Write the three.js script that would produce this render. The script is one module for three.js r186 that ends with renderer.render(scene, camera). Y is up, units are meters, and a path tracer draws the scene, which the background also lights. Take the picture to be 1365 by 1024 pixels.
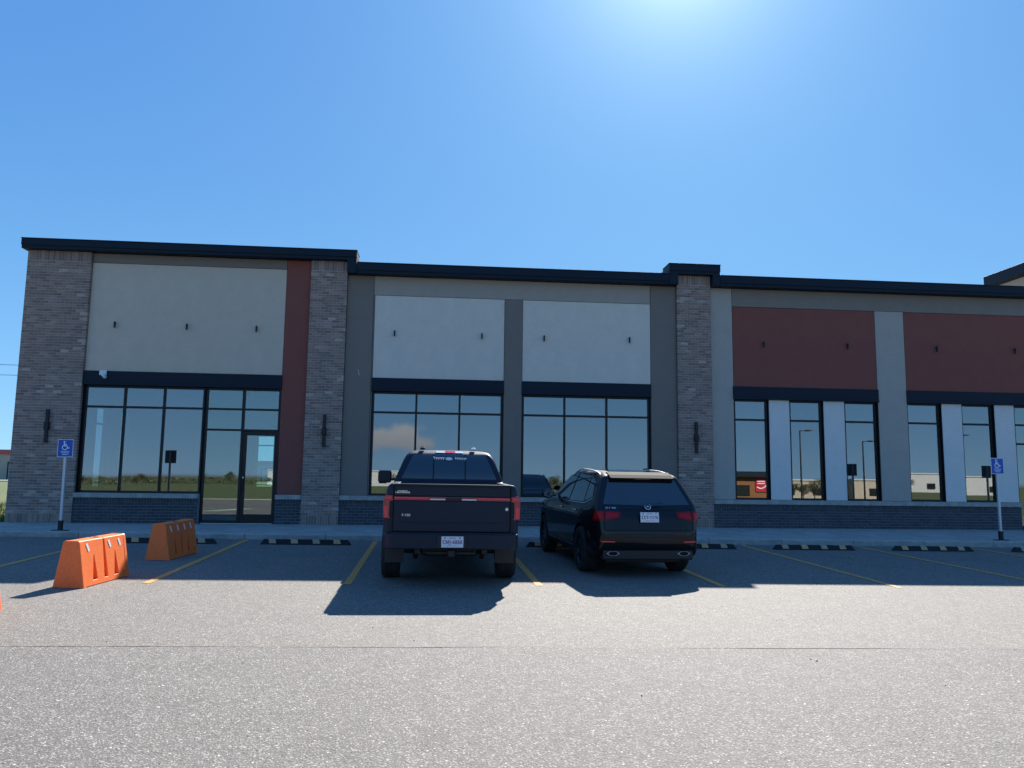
import * as THREE from 'three';
import { RoundedBoxGeometry } from 'three/addons/geometries/RoundedBoxGeometry.js';
import { mergeGeometries, mergeVertices } from 'three/addons/utils/BufferGeometryUtils.js';
import { TextGeometry } from 'three/addons/geometries/TextGeometry.js';
import { FontLoader } from 'three/addons/loaders/FontLoader.js';

// ---------------------------------------------------------------- camera, sky, sun, exposure
const R = Math.PI / 180;
const scene = new THREE.Scene();
const camera = new THREE.PerspectiveCamera(2 * Math.atan(512 / 1050) / R, 1365 / 1024, 0.1, 3000);
camera.position.set(0, 1.242, 21.3);
camera.rotation.order = 'YXZ';
camera.rotation.set(6.9097 * R, -5.1425 * R, 0.7406 * R);

const EXPOSURE = 2.6;
const sunDir = new THREE.Vector3(0.2445, 0.603, -0.7593).normalize();
{
  const W = 2048, H = 1024, d = new Float32Array(W * H * 4);
  const h2 = (x, y) => { const s = Math.sin(x * 127.1 + y * 311.7) * 43758.5453; return s - Math.floor(s); };
  const vn = (x, y) => { const i = Math.floor(x), j = Math.floor(y), u = x - i, v = y - j, a = u * u * (3 - 2 * u), b = v * v * (3 - 2 * v); return (h2(i, j) * (1 - a) + h2(i + 1, j) * a) * (1 - b) + (h2(i, j + 1) * (1 - a) + h2(i + 1, j + 1) * a) * b; };
  const fbm = (x, y) => { let s = 0, a = 0.5; for (let k = 0; k < 5; k++) { s += a * vn(x, y); x = x * 2.03 + 7.1; y = y * 2.03 + 3.7; a *= 0.5; } return s; };
  const cloudDirs = [[-3.0, 2.75, 2.5, 1.15], [95, 5, 9, 2], [-120, 4.5, 7, 1.7], [150, 4, 6, 1.5], [-165, 5.2, 9, 1.8]];   // azimuth from +z, elevation, half sizes (degrees)
  for (let j = 0; j < H; j++) {
    const el = ((j + 0.5) / H - 0.5) * Math.PI, y = Math.sin(el), c = Math.cos(el);
    for (let i = 0; i < W; i++) {
      const az = ((i + 0.5) / W - 0.5) * 2 * Math.PI, x = c * Math.cos(az), z = c * Math.sin(az);
      const t = Math.pow(1 - Math.max(y, 0), 3.6), tw = Math.pow(1 - Math.max(y, 0), 15);
      const g = Math.acos(Math.min(1, x * sunDir.x + y * sunDir.y + z * sunDir.z)) / R;
      const glow = 0.78 * Math.exp(-g / 17), core = 1.2 * Math.exp(-g / 3.2);
      let r = 0.065 + 0.24 * t + 0.17 * tw + 0.38 * glow + core, gg = 0.245 + 0.47 * t + 0.10 * tw + 0.58 * glow + core, b = 0.70 + 0.42 * t + 0.05 * tw + 0.52 * glow + core;
      const azz = Math.atan2(x, z) / R, ee = el / R;
      for (const [ca, ce, sx, sy] of cloudDirs) {
        let da = azz - ca; if (da > 180) da -= 360; if (da < -180) da += 360;
        if (Math.abs(da) > sx * 1.4 || Math.abs(ee - ce) > sy * 1.8) continue;
        const q = 1 - Math.hypot(da / sx, (ee - ce) / sy) + (fbm(da * 1.1 + ca, ee * 1.6 + 20) - 0.5) * 1.7;
        const m = Math.min(1, Math.max(0, q * 3.2));
        const l = 0.80 + 0.22 * Math.min(1, Math.max(0, (ee - ce) / sy + 0.5));
        r += (l - r) * m * 0.85; gg += (l * 0.99 - gg) * m * 0.85; b += (l * 1.02 - b) * m * 0.85;
      }
      const o = (j * W + i) * 4;
      if (y < 0) { r = 0.3; gg = 0.31; b = 0.3; }
      d[o] = r / EXPOSURE; d[o + 1] = gg / EXPOSURE; d[o + 2] = b / EXPOSURE; d[o + 3] = 1;
    }
  }
  const sky = new THREE.DataTexture(d, W, H, THREE.RGBAFormat, THREE.FloatType);
  sky.mapping = THREE.EquirectangularReflectionMapping; sky.magFilter = THREE.LinearFilter; sky.minFilter = THREE.LinearFilter; sky.needsUpdate = true;
  scene.background = sky; scene.environment = sky;
}
const sun = new THREE.DirectionalLight(new THREE.Color(1.0, 0.945, 0.87), 4.4);
sun.position.copy(sunDir).multiplyScalar(80); sun.castShadow = true; sun.shadow.mapSize.set(4096, 4096);
Object.assign(sun.shadow.camera, { left: -45, right: 45, top: 45, bottom: -45, near: 1, far: 220 });
scene.add(sun, sun.target);

const renderer = new THREE.WebGLRenderer({ antialias: true });
renderer.setSize(1024, 768);
renderer.toneMapping = THREE.LinearToneMapping;
renderer.toneMappingExposure = EXPOSURE;
renderer.shadowMap.enabled = true;

// ---------------------------------------------------------------- helpers
let seed = 12345;
const rnd = () => { seed = (seed + 0x6D2B79F5) | 0; let t = Math.imul(seed ^ (seed >>> 15), 1 | seed); t = (t + Math.imul(t ^ (t >>> 7), 61 | t)) ^ t; return ((t ^ (t >>> 14)) >>> 0) / 4294967296; };
const rr = (a, b) => a + (b - a) * rnd();
const lin = (r, g, b) => new THREE.Color().setRGB(r, g, b);
const names = new Map();
function numbered(name) { const n = names.get(name) ?? 0; names.set(name, n + 1); return n ? `${name}_${String(n).padStart(3, '0')}` : name; }
function tag(o, label, category, group) { o.userData.label = label; o.userData.category = category; if (group) o.userData.group = group; return o; }
function thing(name, label, category, [x, y, z] = [0, 0, 0], turn = 0, group) {
  const o = new THREE.Group(); o.name = numbered(name); o.position.set(x, y, z); o.rotation.y = turn; scene.add(o);
  return tag(o, label, category, group);
}
function part(name, geo, m, parent) {
  if (Array.isArray(geo)) geo = merge(geo);
  const o = new THREE.Mesh(geo, m); o.name = name; o.castShadow = o.receiveShadow = true; parent.add(o); return o;
}
function struct(name, geo, m) {
  if (Array.isArray(geo)) geo = merge(geo);
  const o = new THREE.Mesh(geo, m); o.name = numbered(name); o.castShadow = o.receiveShadow = true; o.userData.kind = 'structure'; scene.add(o); return o;
}
function merge(list) {
  const prep = list.map((g) => { const q = g.index ? g.toNonIndexed() : g; for (const k of Object.keys(q.attributes)) if (!['position', 'normal', 'uv', 'color'].includes(k)) q.deleteAttribute(k); if (!q.attributes.uv) q.setAttribute('uv', new THREE.BufferAttribute(new Float32Array(q.attributes.position.count * 2), 2)); return q; });
  return mergeGeometries(prep);
}
function metres(geo, s = 1, ox = 0, oy = 0) {     // uv in metres from the face direction
  if (geo.index) geo = geo.toNonIndexed();
  const p = geo.attributes.position, n = geo.attributes.normal, uv = new Float32Array(p.count * 2);
  for (let i = 0; i < p.count; i++) {
    const ax = Math.abs(n.getX(i)), ay = Math.abs(n.getY(i)), az = Math.abs(n.getZ(i));
    const [u, v] = az >= ax && az >= ay ? [p.getX(i), p.getY(i)] : ay >= ax ? [p.getX(i), p.getZ(i)] : [p.getZ(i), p.getY(i)];
    uv[2 * i] = u / s + ox; uv[2 * i + 1] = v / s + oy;
  }
  geo.setAttribute('uv', new THREE.BufferAttribute(uv, 2)); return geo;
}
const bx = (x0, x1, y0, y1, z0, z1) => { const g = new THREE.BoxGeometry(x1 - x0, y1 - y0, z1 - z0); g.translate((x0 + x1) / 2, (y0 + y1) / 2, (z0 + z1) / 2); return g; };
const rb = (x0, x1, y0, y1, z0, z1, r = 0.006, s = 2) => { const g = new RoundedBoxGeometry(x1 - x0, y1 - y0, z1 - z0, s, Math.min(r, (x1 - x0) / 2.01, (y1 - y0) / 2.01, (z1 - z0) / 2.01)); g.translate((x0 + x1) / 2, (y0 + y1) / 2, (z0 + z1) / 2); return g; };
// a box with cut front edges, 28 triangles, for stucco boards, bricks and sills
function chamfer(x0, x1, y0, y1, z0, z1, c) {
  const v = [], q = (a, b, e, f) => { v.push(...a, ...b, ...e, ...a, ...e, ...f); };
  const zf = z1 - c, A = [x0, y0, zf], B = [x1, y0, zf], C = [x1, y1, zf], D = [x0, y1, zf];
  const a = [x0 + c, y0 + c, z1], b = [x1 - c, y0 + c, z1], e = [x1 - c, y1 - c, z1], f = [x0 + c, y1 - c, z1];
  const A0 = [x0, y0, z0], B0 = [x1, y0, z0], C0 = [x1, y1, z0], D0 = [x0, y1, z0];
  q(a, b, e, f); q(A, B, b, a); q(B, C, e, b); q(C, D, f, e); q(D, A, a, f);
  q(A0, B0, B, A); q(B0, C0, C, B); q(C0, D0, D, C); q(D0, A0, A, D); q(B0, A0, D0, C0);
  const g = new THREE.BufferGeometry(); g.setAttribute('position', new THREE.Float32BufferAttribute(v, 3)); g.computeVertexNormals(); return metres(g);
}
const cyl = (r0, r1, h, n = 20) => new THREE.CylinderGeometry(r0, r1, h, n);
function tube(pts, r, n = 40, m = 8) { return new THREE.TubeGeometry(new THREE.CatmullRomCurve3(pts.map((p) => new THREE.Vector3(...p))), n, r, m); }
function paint(geo, r, g, b) { if (geo.index) geo = geo.toNonIndexed(); const n = geo.attributes.position.count, a = new Float32Array(n * 3); for (let i = 0; i < n; i++) { a[3 * i] = r; a[3 * i + 1] = g; a[3 * i + 2] = b; } geo.setAttribute('color', new THREE.BufferAttribute(a, 3)); return geo; }

// periodic value noise
function noiseGrid(n, s) { let q = s; const f = () => { q = (q * 1664525 + 1013904223) >>> 0; return q / 4294967296; }; const a = new Float32Array(n * n); for (let i = 0; i < a.length; i++) a[i] = f(); return (x, y) => { x *= n; y *= n; const i = Math.floor(x), j = Math.floor(y), u = x - i, v = y - j, su = u * u * (3 - 2 * u), sv = v * v * (3 - 2 * v), m = (k) => ((k % n) + n) % n, A = a[m(j) * n + m(i)], B = a[m(j) * n + m(i + 1)], C = a[m(j + 1) * n + m(i)], D = a[m(j + 1) * n + m(i + 1)]; return (A + (B - A) * su) * (1 - sv) + (C + (D - C) * su) * sv; }; }
function tex(n, f, srgb) {          // f(u, v, i, j) -> [r, g, b] in 0..1
  const d = new Uint8Array(n * n * 4);
  for (let j = 0; j < n; j++) for (let i = 0; i < n; i++) { const c = f(i / n, j / n, i, j), o = (j * n + i) * 4; d[o] = 255 * Math.min(1, Math.max(0, c[0])); d[o + 1] = 255 * Math.min(1, Math.max(0, c[1])); d[o + 2] = 255 * Math.min(1, Math.max(0, c[2])); d[o + 3] = 255; }
  const t = new THREE.DataTexture(d, n, n, THREE.RGBAFormat); t.wrapS = t.wrapT = THREE.RepeatWrapping; t.magFilter = THREE.LinearFilter; t.minFilter = THREE.LinearMipmapLinearFilter; t.generateMipmaps = true; if (srgb) t.colorSpace = THREE.SRGBColorSpace; t.needsUpdate = true; return t;
}
const rep = (t, s) => { const c = t.clone(); c.repeat.set(1 / s, 1 / s); c.needsUpdate = true; return c; };

// ---------------------------------------------------------------- materials
const std = (o) => new THREE.MeshStandardMaterial(o);
const phys = (o) => new THREE.MeshPhysicalMaterial(o);
const nA = noiseGrid(8, 1), nB = noiseGrid(32, 2), nC = noiseGrid(128, 3), nD = noiseGrid(512, 4), nE = noiseGrid(256, 5);

// aggregate: stones of several sizes over a dark binder; returns colour and height
function aggregate(n, stones, s0) {
  const h = new Float32Array(n * n), c = new Float32Array(n * n).fill(0.42); let q = s0; const f = () => { q = (q * 1664525 + 1013904223) >>> 0; return q / 4294967296; };
  for (let k = 0; k < stones; k++) {
    const x = f() * n, y = f() * n, rad = 0.7 + 2.1 * f() * f(), tone = 0.38 + 0.42 * f() + (f() < 0.05 ? 0.3 : 0) - (f() < 0.06 ? 0.28 : 0), hh = 0.35 + 0.65 * f(), ri = Math.ceil(rad);
    for (let j = -ri; j <= ri; j++) for (let i = -ri; i <= ri; i++) {
      const dd = Math.hypot(i - (x % 1), j - (y % 1)); if (dd > rad) continue;
      const o = (((Math.floor(y) + j) % n + n) % n) * n + ((Math.floor(x) + i) % n + n) % n, hv = hh * Math.sqrt(Math.max(0, 1 - (dd / rad) ** 2));
      if (hv > h[o]) { h[o] = hv; c[o] = tone; }
    }
  }
  return [c, h];
}
const AN = 2048, [aggC, aggH] = aggregate(AN, 420000, 77);
const aggMap = tex(AN, (u, v, i, j) => { const t = aggC[j * AN + i] * 0.84 + 0.105 + 0.05 * (nC(u, v) - 0.5) + 0.02 * (nB(u, v) - 0.5); const w = 0.0; return [t * 1.0 + w, t * 0.985, t * 0.955 - w]; }, true);
const aggBump = tex(AN, (u, v, i, j) => { const t = aggH[j * AN + i]; return [t, t, t]; });
const asphalt = (c, s, b) => std({ color: c, map: rep(aggMap, s), bumpMap: rep(aggBump, s), bumpScale: b, roughness: 0.86, vertexColors: true });
const M = {};
M.lot = asphalt(lin(0.67, 0.635, 0.585), 6, 0.0025);
M.lane = asphalt(lin(0.63, 0.605, 0.57), 7.0, 0.004);
const stuccoBump = tex(512, (u, v) => { const t = 0.5 * nD(u, v) + 0.35 * nE(u, v) + 0.15 * nC(u, v); return [t, t, t]; });
const stuccoMap = tex(512, (u, v) => { const t = 0.9 + 0.02 * (nA(u, v) - 0.5) + 0.02 * (nB(u, v) - 0.5) + 0.05 * (nD(u, v) - 0.5); return [t, t, t * 0.995]; }, true);
const stucco = (c) => std({ color: c, map: rep(stuccoMap, 1.7), bumpMap: rep(stuccoBump, 0.9), bumpScale: 0.0022, roughness: 0.93 });
M.greige = stucco(lin(0.73, 0.615, 0.485)); M.offwhite = stucco(lin(0.86, 0.77, 0.65)); M.white = stucco(lin(0.88, 0.84, 0.79));
M.taupe = stucco(lin(0.27, 0.225, 0.19)); M.midgrey = stucco(lin(0.48, 0.415, 0.35)); M.lightgrey = stucco(lin(0.52, 0.465, 0.40)); M.bandgrey = stucco(lin(0.30, 0.255, 0.215)); M.red = stucco(lin(0.30, 0.097, 0.074));
M.fascia = phys({ color: lin(0.005, 0.014, 0.026), roughness: 0.6, metalness: 0.0, specularIntensity: 0.5, bumpMap: rep(stuccoBump, 3), bumpScale: 0.0006 });
M.frame = phys({ color: lin(0.012, 0.014, 0.017), roughness: 0.38, metalness: 0.5 });
M.fitting = std({ color: lin(0.015, 0.016, 0.018), roughness: 0.5, metalness: 0.3 });
M.glass = phys({ color: lin(0.45, 0.53, 0.58), transmission: 1, thickness: 0, ior: 2.6, roughness: 0.0, metalness: 0 });
M.clearglass = phys({ color: lin(0.86, 0.95, 0.92), transmission: 1, thickness: 0, ior: 1.5, roughness: 0.0 });
M.doorglass = phys({ color: lin(0.60, 0.74, 0.72), transmission: 1, thickness: 0, ior: 2.4, roughness: 0.0 });
const concMap = tex(1024, (u, v) => { const t = 0.84 + 0.10 * (nA(u, v) - 0.5) + 0.09 * (nB(u, v) - 0.5) + 0.07 * (nC(u, v) - 0.5) + 0.08 * (nD(u, v) - 0.5); return [t, t * 0.99, t * 0.96]; }, true);
M.concrete = std({ color: lin(0.52, 0.51, 0.49), map: rep(concMap, 3.1), bumpMap: rep(stuccoBump, 0.6), bumpScale: 0.0012, roughness: 0.9 });
M.sill = std({ color: lin(0.50, 0.49, 0.47), map: rep(concMap, 1.3), bumpMap: rep(stuccoBump, 0.5), bumpScale: 0.001, roughness: 0.88 });
M.mortar = std({ color: lin(0.46, 0.43, 0.40), roughness: 0.97, bumpMap: rep(stuccoBump, 0.4), bumpScale: 0.002 });
M.darkmortar = std({ color: lin(0.22, 0.23, 0.24), roughness: 0.97 });
const brickMap = tex(256, (u, v) => { const t = 0.86 + 0.2 * (nB(u, v) - 0.5) + 0.16 * (nC(u, v) - 0.5); return [t, t, t]; }, true);
const brickTones = [[0.41, 0.28, 0.225], [0.34, 0.235, 0.19], [0.49, 0.345, 0.28], [0.29, 0.205, 0.165], [0.44, 0.30, 0.235], [0.38, 0.275, 0.23], [0.60, 0.47, 0.38]];
const darkTones = [[0.052, 0.066, 0.080], [0.040, 0.052, 0.066], [0.072, 0.085, 0.098], [0.056, 0.068, 0.082]];
const brickMat = (c, r) => std({ color: lin(...c), map: rep(brickMap, 0.31), bumpMap: rep(stuccoBump, 0.45), bumpScale: 0.0018, roughness: r });
M.bricks = brickTones.map((c) => brickMat(c, 0.9)); M.darkbricks = darkTones.map((c) => brickMat(c, 0.62));
M.brickmix = std({ color: 0xffffff, vertexColors: true, map: rep(brickMap, 0.31), bumpMap: rep(stuccoBump, 0.45), bumpScale: 0.0018, roughness: 0.9 });
M.darkbrickmix = std({ color: 0xffffff, vertexColors: true, map: rep(brickMap, 0.31), bumpMap: rep(stuccoBump, 0.45), bumpScale: 0.0018, roughness: 0.62 });
M.drywall = std({ color: lin(0.15, 0.15, 0.155), roughness: 0.95 });
M.floor = std({ color: lin(0.22, 0.22, 0.21), map: rep(concMap, 4), roughness: 0.75 });
M.roof = std({ color: lin(0.35, 0.35, 0.34), roughness: 0.95 });
const wornMap = tex(512, (u, v) => { const k = nC(u, v) * 0.5 + nD(u, v) * 0.5, t = 0.92 - (k > 0.62 ? (k - 0.62) * 2.4 : 0) + 0.08 * (nB(u, v) - 0.5); return [t, t * 0.99, t * 0.97]; }, true);
M.yellow = std({ color: lin(0.80, 0.40, 0.11), map: rep(wornMap, 1.1), bumpMap: rep(aggBump, 7), bumpScale: 0.002, roughness: 0.8 });
M.sealant = std({ color: lin(0.15, 0.14, 0.13), roughness: 0.8 });
const grassMap = tex(512, (u, v) => { const t = 0.35 + 0.45 * nD(u, v) + 0.35 * (nC(u, v) - 0.5) + 0.3 * (nB(u, v) - 0.5), k = nA(u, v); return [t * (0.72 + 0.3 * k), t * 0.92, t * 0.5]; }, true);
M.grass = std({ color: lin(0.34, 0.38, 0.34), map: rep(grassMap, 6), roughness: 1 });
M.blade = std({ color: lin(0.11, 0.155, 0.035), roughness: 0.9, side: THREE.DoubleSide });

// ---------------------------------------------------------------- ground
const lotY = (x, z) => -0.0617 - 0.021 * Math.min(z, 34) - 0.005 * x;
const walkY = (x, z) => (-0.0065 - 0.004 * x) * z / 3.56;
const vnoise = (x, y) => nB(x / 90 + 0.31, y / 90 + 0.17) * 0.6 + nC(x / 130 + 0.7, y / 130) * 0.4;
function sheet(x0, x1, z0, z1, nx, nz, yf, uvs, tint) {
  const p = [], uv = [], c = [], idx = [];
  for (let j = 0; j <= nz; j++) for (let i = 0; i <= nx; i++) {
    const x = x0 + (x1 - x0) * i / nx, z = z0 + (z1 - z0) * j / nz; p.push(x, yf(x, z), z); uv.push(x, z); const t = tint ? tint(x, z) : [1, 1, 1]; c.push(...t);
  }
  for (let j = 0; j < nz; j++) for (let i = 0; i < nx; i++) { const a = j * (nx + 1) + i, b = a + 1, d = a + nx + 1, e = d + 1; idx.push(a, d, b, b, d, e); }
  const g = new THREE.BufferGeometry(); g.setAttribute('position', new THREE.Float32BufferAttribute(p, 3)); g.setAttribute('uv', new THREE.Float32BufferAttribute(uv, 2)); g.setAttribute('color', new THREE.Float32BufferAttribute(c, 3)); g.setIndex(idx); g.computeVertexNormals(); return g;
}
const SEAM = 13.56, seamZ = (x) => SEAM + 0.016 * x + 0.05 * (nB(x / 40 + 0.2, 0.3) - 0.5) + 0.03 * (nC(x / 40, 0.6) - 0.5);
const drips = [[-2.6, 6.2, 0.35], [-2.9, 7.6, 0.22], [5.6, 6.6, 0.4], [8.2, 7.1, 0.3], [8.0, 5.9, 0.25], [10.9, 6.4, 0.35], [-8.2, 6.9, 0.3]];   // old oil drips in the stalls
const gapZ = (x) => -0.001 + 0.022 * Math.max(0, nB(x / 30 + 0.4, 0.1) - 0.3) + 0.016 * Math.max(0, nC(x / 40, 0.8) - 0.35);
const patchy = (x, z) => { let k = 0.93 + 0.06 * vnoise(x, z) + 0.03 * (nC(x / 37, z / 61) - 0.5);
  for (const [a, b, ra] of drips) { const q = Math.hypot((x - a) / ra, (z - b) / (ra * 1.5)) + 0.9 * (nC(x / 5 + a, z / 5) - 0.5); if (q < 1) k *= 0.86 + 0.10 * Math.max(0, q); }
  return [k, k, k]; };
{
  const g = sheet(-34, 44, 3.56, 13.6, 520, 50, lotY, 1, patchy), p = g.attributes.position;
  for (let i = 0; i < p.count; i++) { const t = (p.getZ(i) - 3.56) / (13.6 - 3.56), z = 3.56 + t * (seamZ(p.getX(i)) - gapZ(p.getX(i)) - 3.56); p.setZ(i, z); p.setY(i, lotY(p.getX(i), z)); g.attributes.uv.setY(i, z); }
  g.computeVertexNormals(); struct('parking_lot', g, M.lot);
  const g2 = sheet(-34, 44, 13.6, 46, 520, 80, (x, z) => lotY(x, z), 1, patchy), p2 = g2.attributes.position;
  for (let i = 0; i < p2.count; i++) { const t = (p2.getZ(i) - 13.6) / (46 - 13.6), z0 = seamZ(p2.getX(i)) + gapZ(p2.getX(i)) * 0.4, z = z0 + t * (46 - z0); p2.setZ(i, z); p2.setY(i, lotY(p2.getX(i), z)); g2.attributes.uv.setY(i, z); }
  g2.computeVertexNormals(); struct('drive_lane', g2, M.lane);
  // bitumen left in the joint between the two paving passes
  const sp = [], si = []; const N = 700;
  for (let i = 0; i <= N; i++) { const x = -34 + 78 * i / N, z = seamZ(x), w = 0.008; sp.push(x, lotY(x, z) - 0.004, z - 0.03, x, lotY(x, z) - 0.004, z + 0.03); if (i < N) { const a = 2 * i; si.push(a, a + 1, a + 2, a + 2, a + 1, a + 3); } }
  const sg = new THREE.BufferGeometry(); sg.setAttribute('position', new THREE.Float32BufferAttribute(sp, 3)); sg.setIndex(si); sg.computeVertexNormals(); struct('pavement_joint', sg, M.sealant);
}
// terrain, in one sheet to the horizon, a little below the paving
{
  const ty = (x, z) => {
    if (z > 46) return lotY(0, 46) - 0.12 - 0.004 * Math.min(z - 46, 120) + 0.25 * (nB(x / 300, z / 300) - 0.5);
    if (z > 3) return lotY(x, z) - 0.16;
    return -0.16 - 0.05 + Math.min(1, Math.max(0, (-z - 8) / 60)) * 0.15;
  };
  const xs = [], zs = []; for (let k = -40; k <= 40; k++) { const s = Math.sign(k), a = Math.abs(k) / 40; xs.push(s * (60 * a + 1140 * a ** 4)); zs.push(s * (60 * a + 1140 * a ** 4)); }
  const p = [], uv = [], idx = [], n = xs.length; for (const z of zs) for (const x of xs) { p.push(x, ty(x, z), z); uv.push(x, z); }
  for (let j = 0; j < n - 1; j++) for (let i = 0; i < n - 1; i++) { const a = j * n + i; idx.push(a, a + n, a + 1, a + 1, a + n, a + n + 1); }
  const g = new THREE.BufferGeometry(); g.setAttribute('position', new THREE.Float32BufferAttribute(p, 3)); g.setAttribute('uv', new THREE.Float32BufferAttribute(uv, 2)); g.setIndex(idx); g.computeVertexNormals(); struct('terrain', g, M.grass);
}
// sidewalk slabs and kerb stones
{
  const slabs = struct('sidewalk', bx(-16, 30, -0.4, -0.13, -0.25, 3.30), M.concrete);
  for (let x = -16; x < 26; x += 1.52) for (const [z0, z1] of [[0.0, 1.66], [1.672, 3.345]]) {
    const a = x + 0.004, b = x + 1.512, g = bx(a, b, -0.1, 0, z0, z1), p = g.attributes.position;
    for (let i = 0; i < p.count; i++) p.setY(i, walkY(p.getX(i), p.getZ(i)) + (p.getY(i) < -0.05 ? -0.12 : 0));
    g.computeVertexNormals(); part('slab', metres(g), M.concrete, slabs);
  }
  const kerb = struct('kerb', bx(-16, 30, -0.42, -0.2, 3.37, 3.52), M.concrete);
  for (let x = -16.2; x < 26; x += 1.72) {
    const s = new THREE.Shape(); s.moveTo(0, -0.3); s.lineTo(0.2, -0.3); s.lineTo(0.19, -0.035); s.quadraticCurveTo(0.185, 0, 0.15, 0); s.lineTo(0, 0.0); s.closePath();
    const g = new THREE.ExtrudeGeometry(s, { depth: 1.71, bevelEnabled: false, curveSegments: 5 }); g.rotateY(-Math.PI / 2); g.translate(x + 1.71, 0, 3.352);
    const p = g.attributes.position;
    for (let i = 0; i < p.count; i++) p.setY(i, p.getY(i) + walkY(p.getX(i), 3.45));
    g.computeVertexNormals(); part('kerb_stone', metres(g), M.concrete, kerb);
  }
}
// painted stall lines
for (let k = -3; k <= 5; k++) {
  const x0 = -4.06 + 2.733 * (k + 1) - 0.02, z0 = 3.72, z1 = 9.78, n = 40, p = [], uv = [], idx = [];
  for (let i = 0; i <= n; i++) { const z = z0 + (z1 - z0) * i / n, x = x0 + 0.014 * (z - 3.7), w = 0.053 + 0.004 * (nC(z / 9, k * 0.13) - 0.5); for (const s of [-1, 1]) { p.push(x + s * w, lotY(x + s * w, z) + 0.005, z); uv.push(x + s * w, z); } if (i < n) { const a = 2 * i; idx.push(a, a + 2, a + 1, a + 1, a + 2, a + 3); } }
  const g = new THREE.BufferGeometry(); g.setAttribute('position', new THREE.Float32BufferAttribute(p, 3)); g.setAttribute('uv', new THREE.Float32BufferAttribute(uv, 2)); g.setIndex(idx); g.computeVertexNormals();
  struct('parking_line', g, M.yellow);
}

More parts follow.
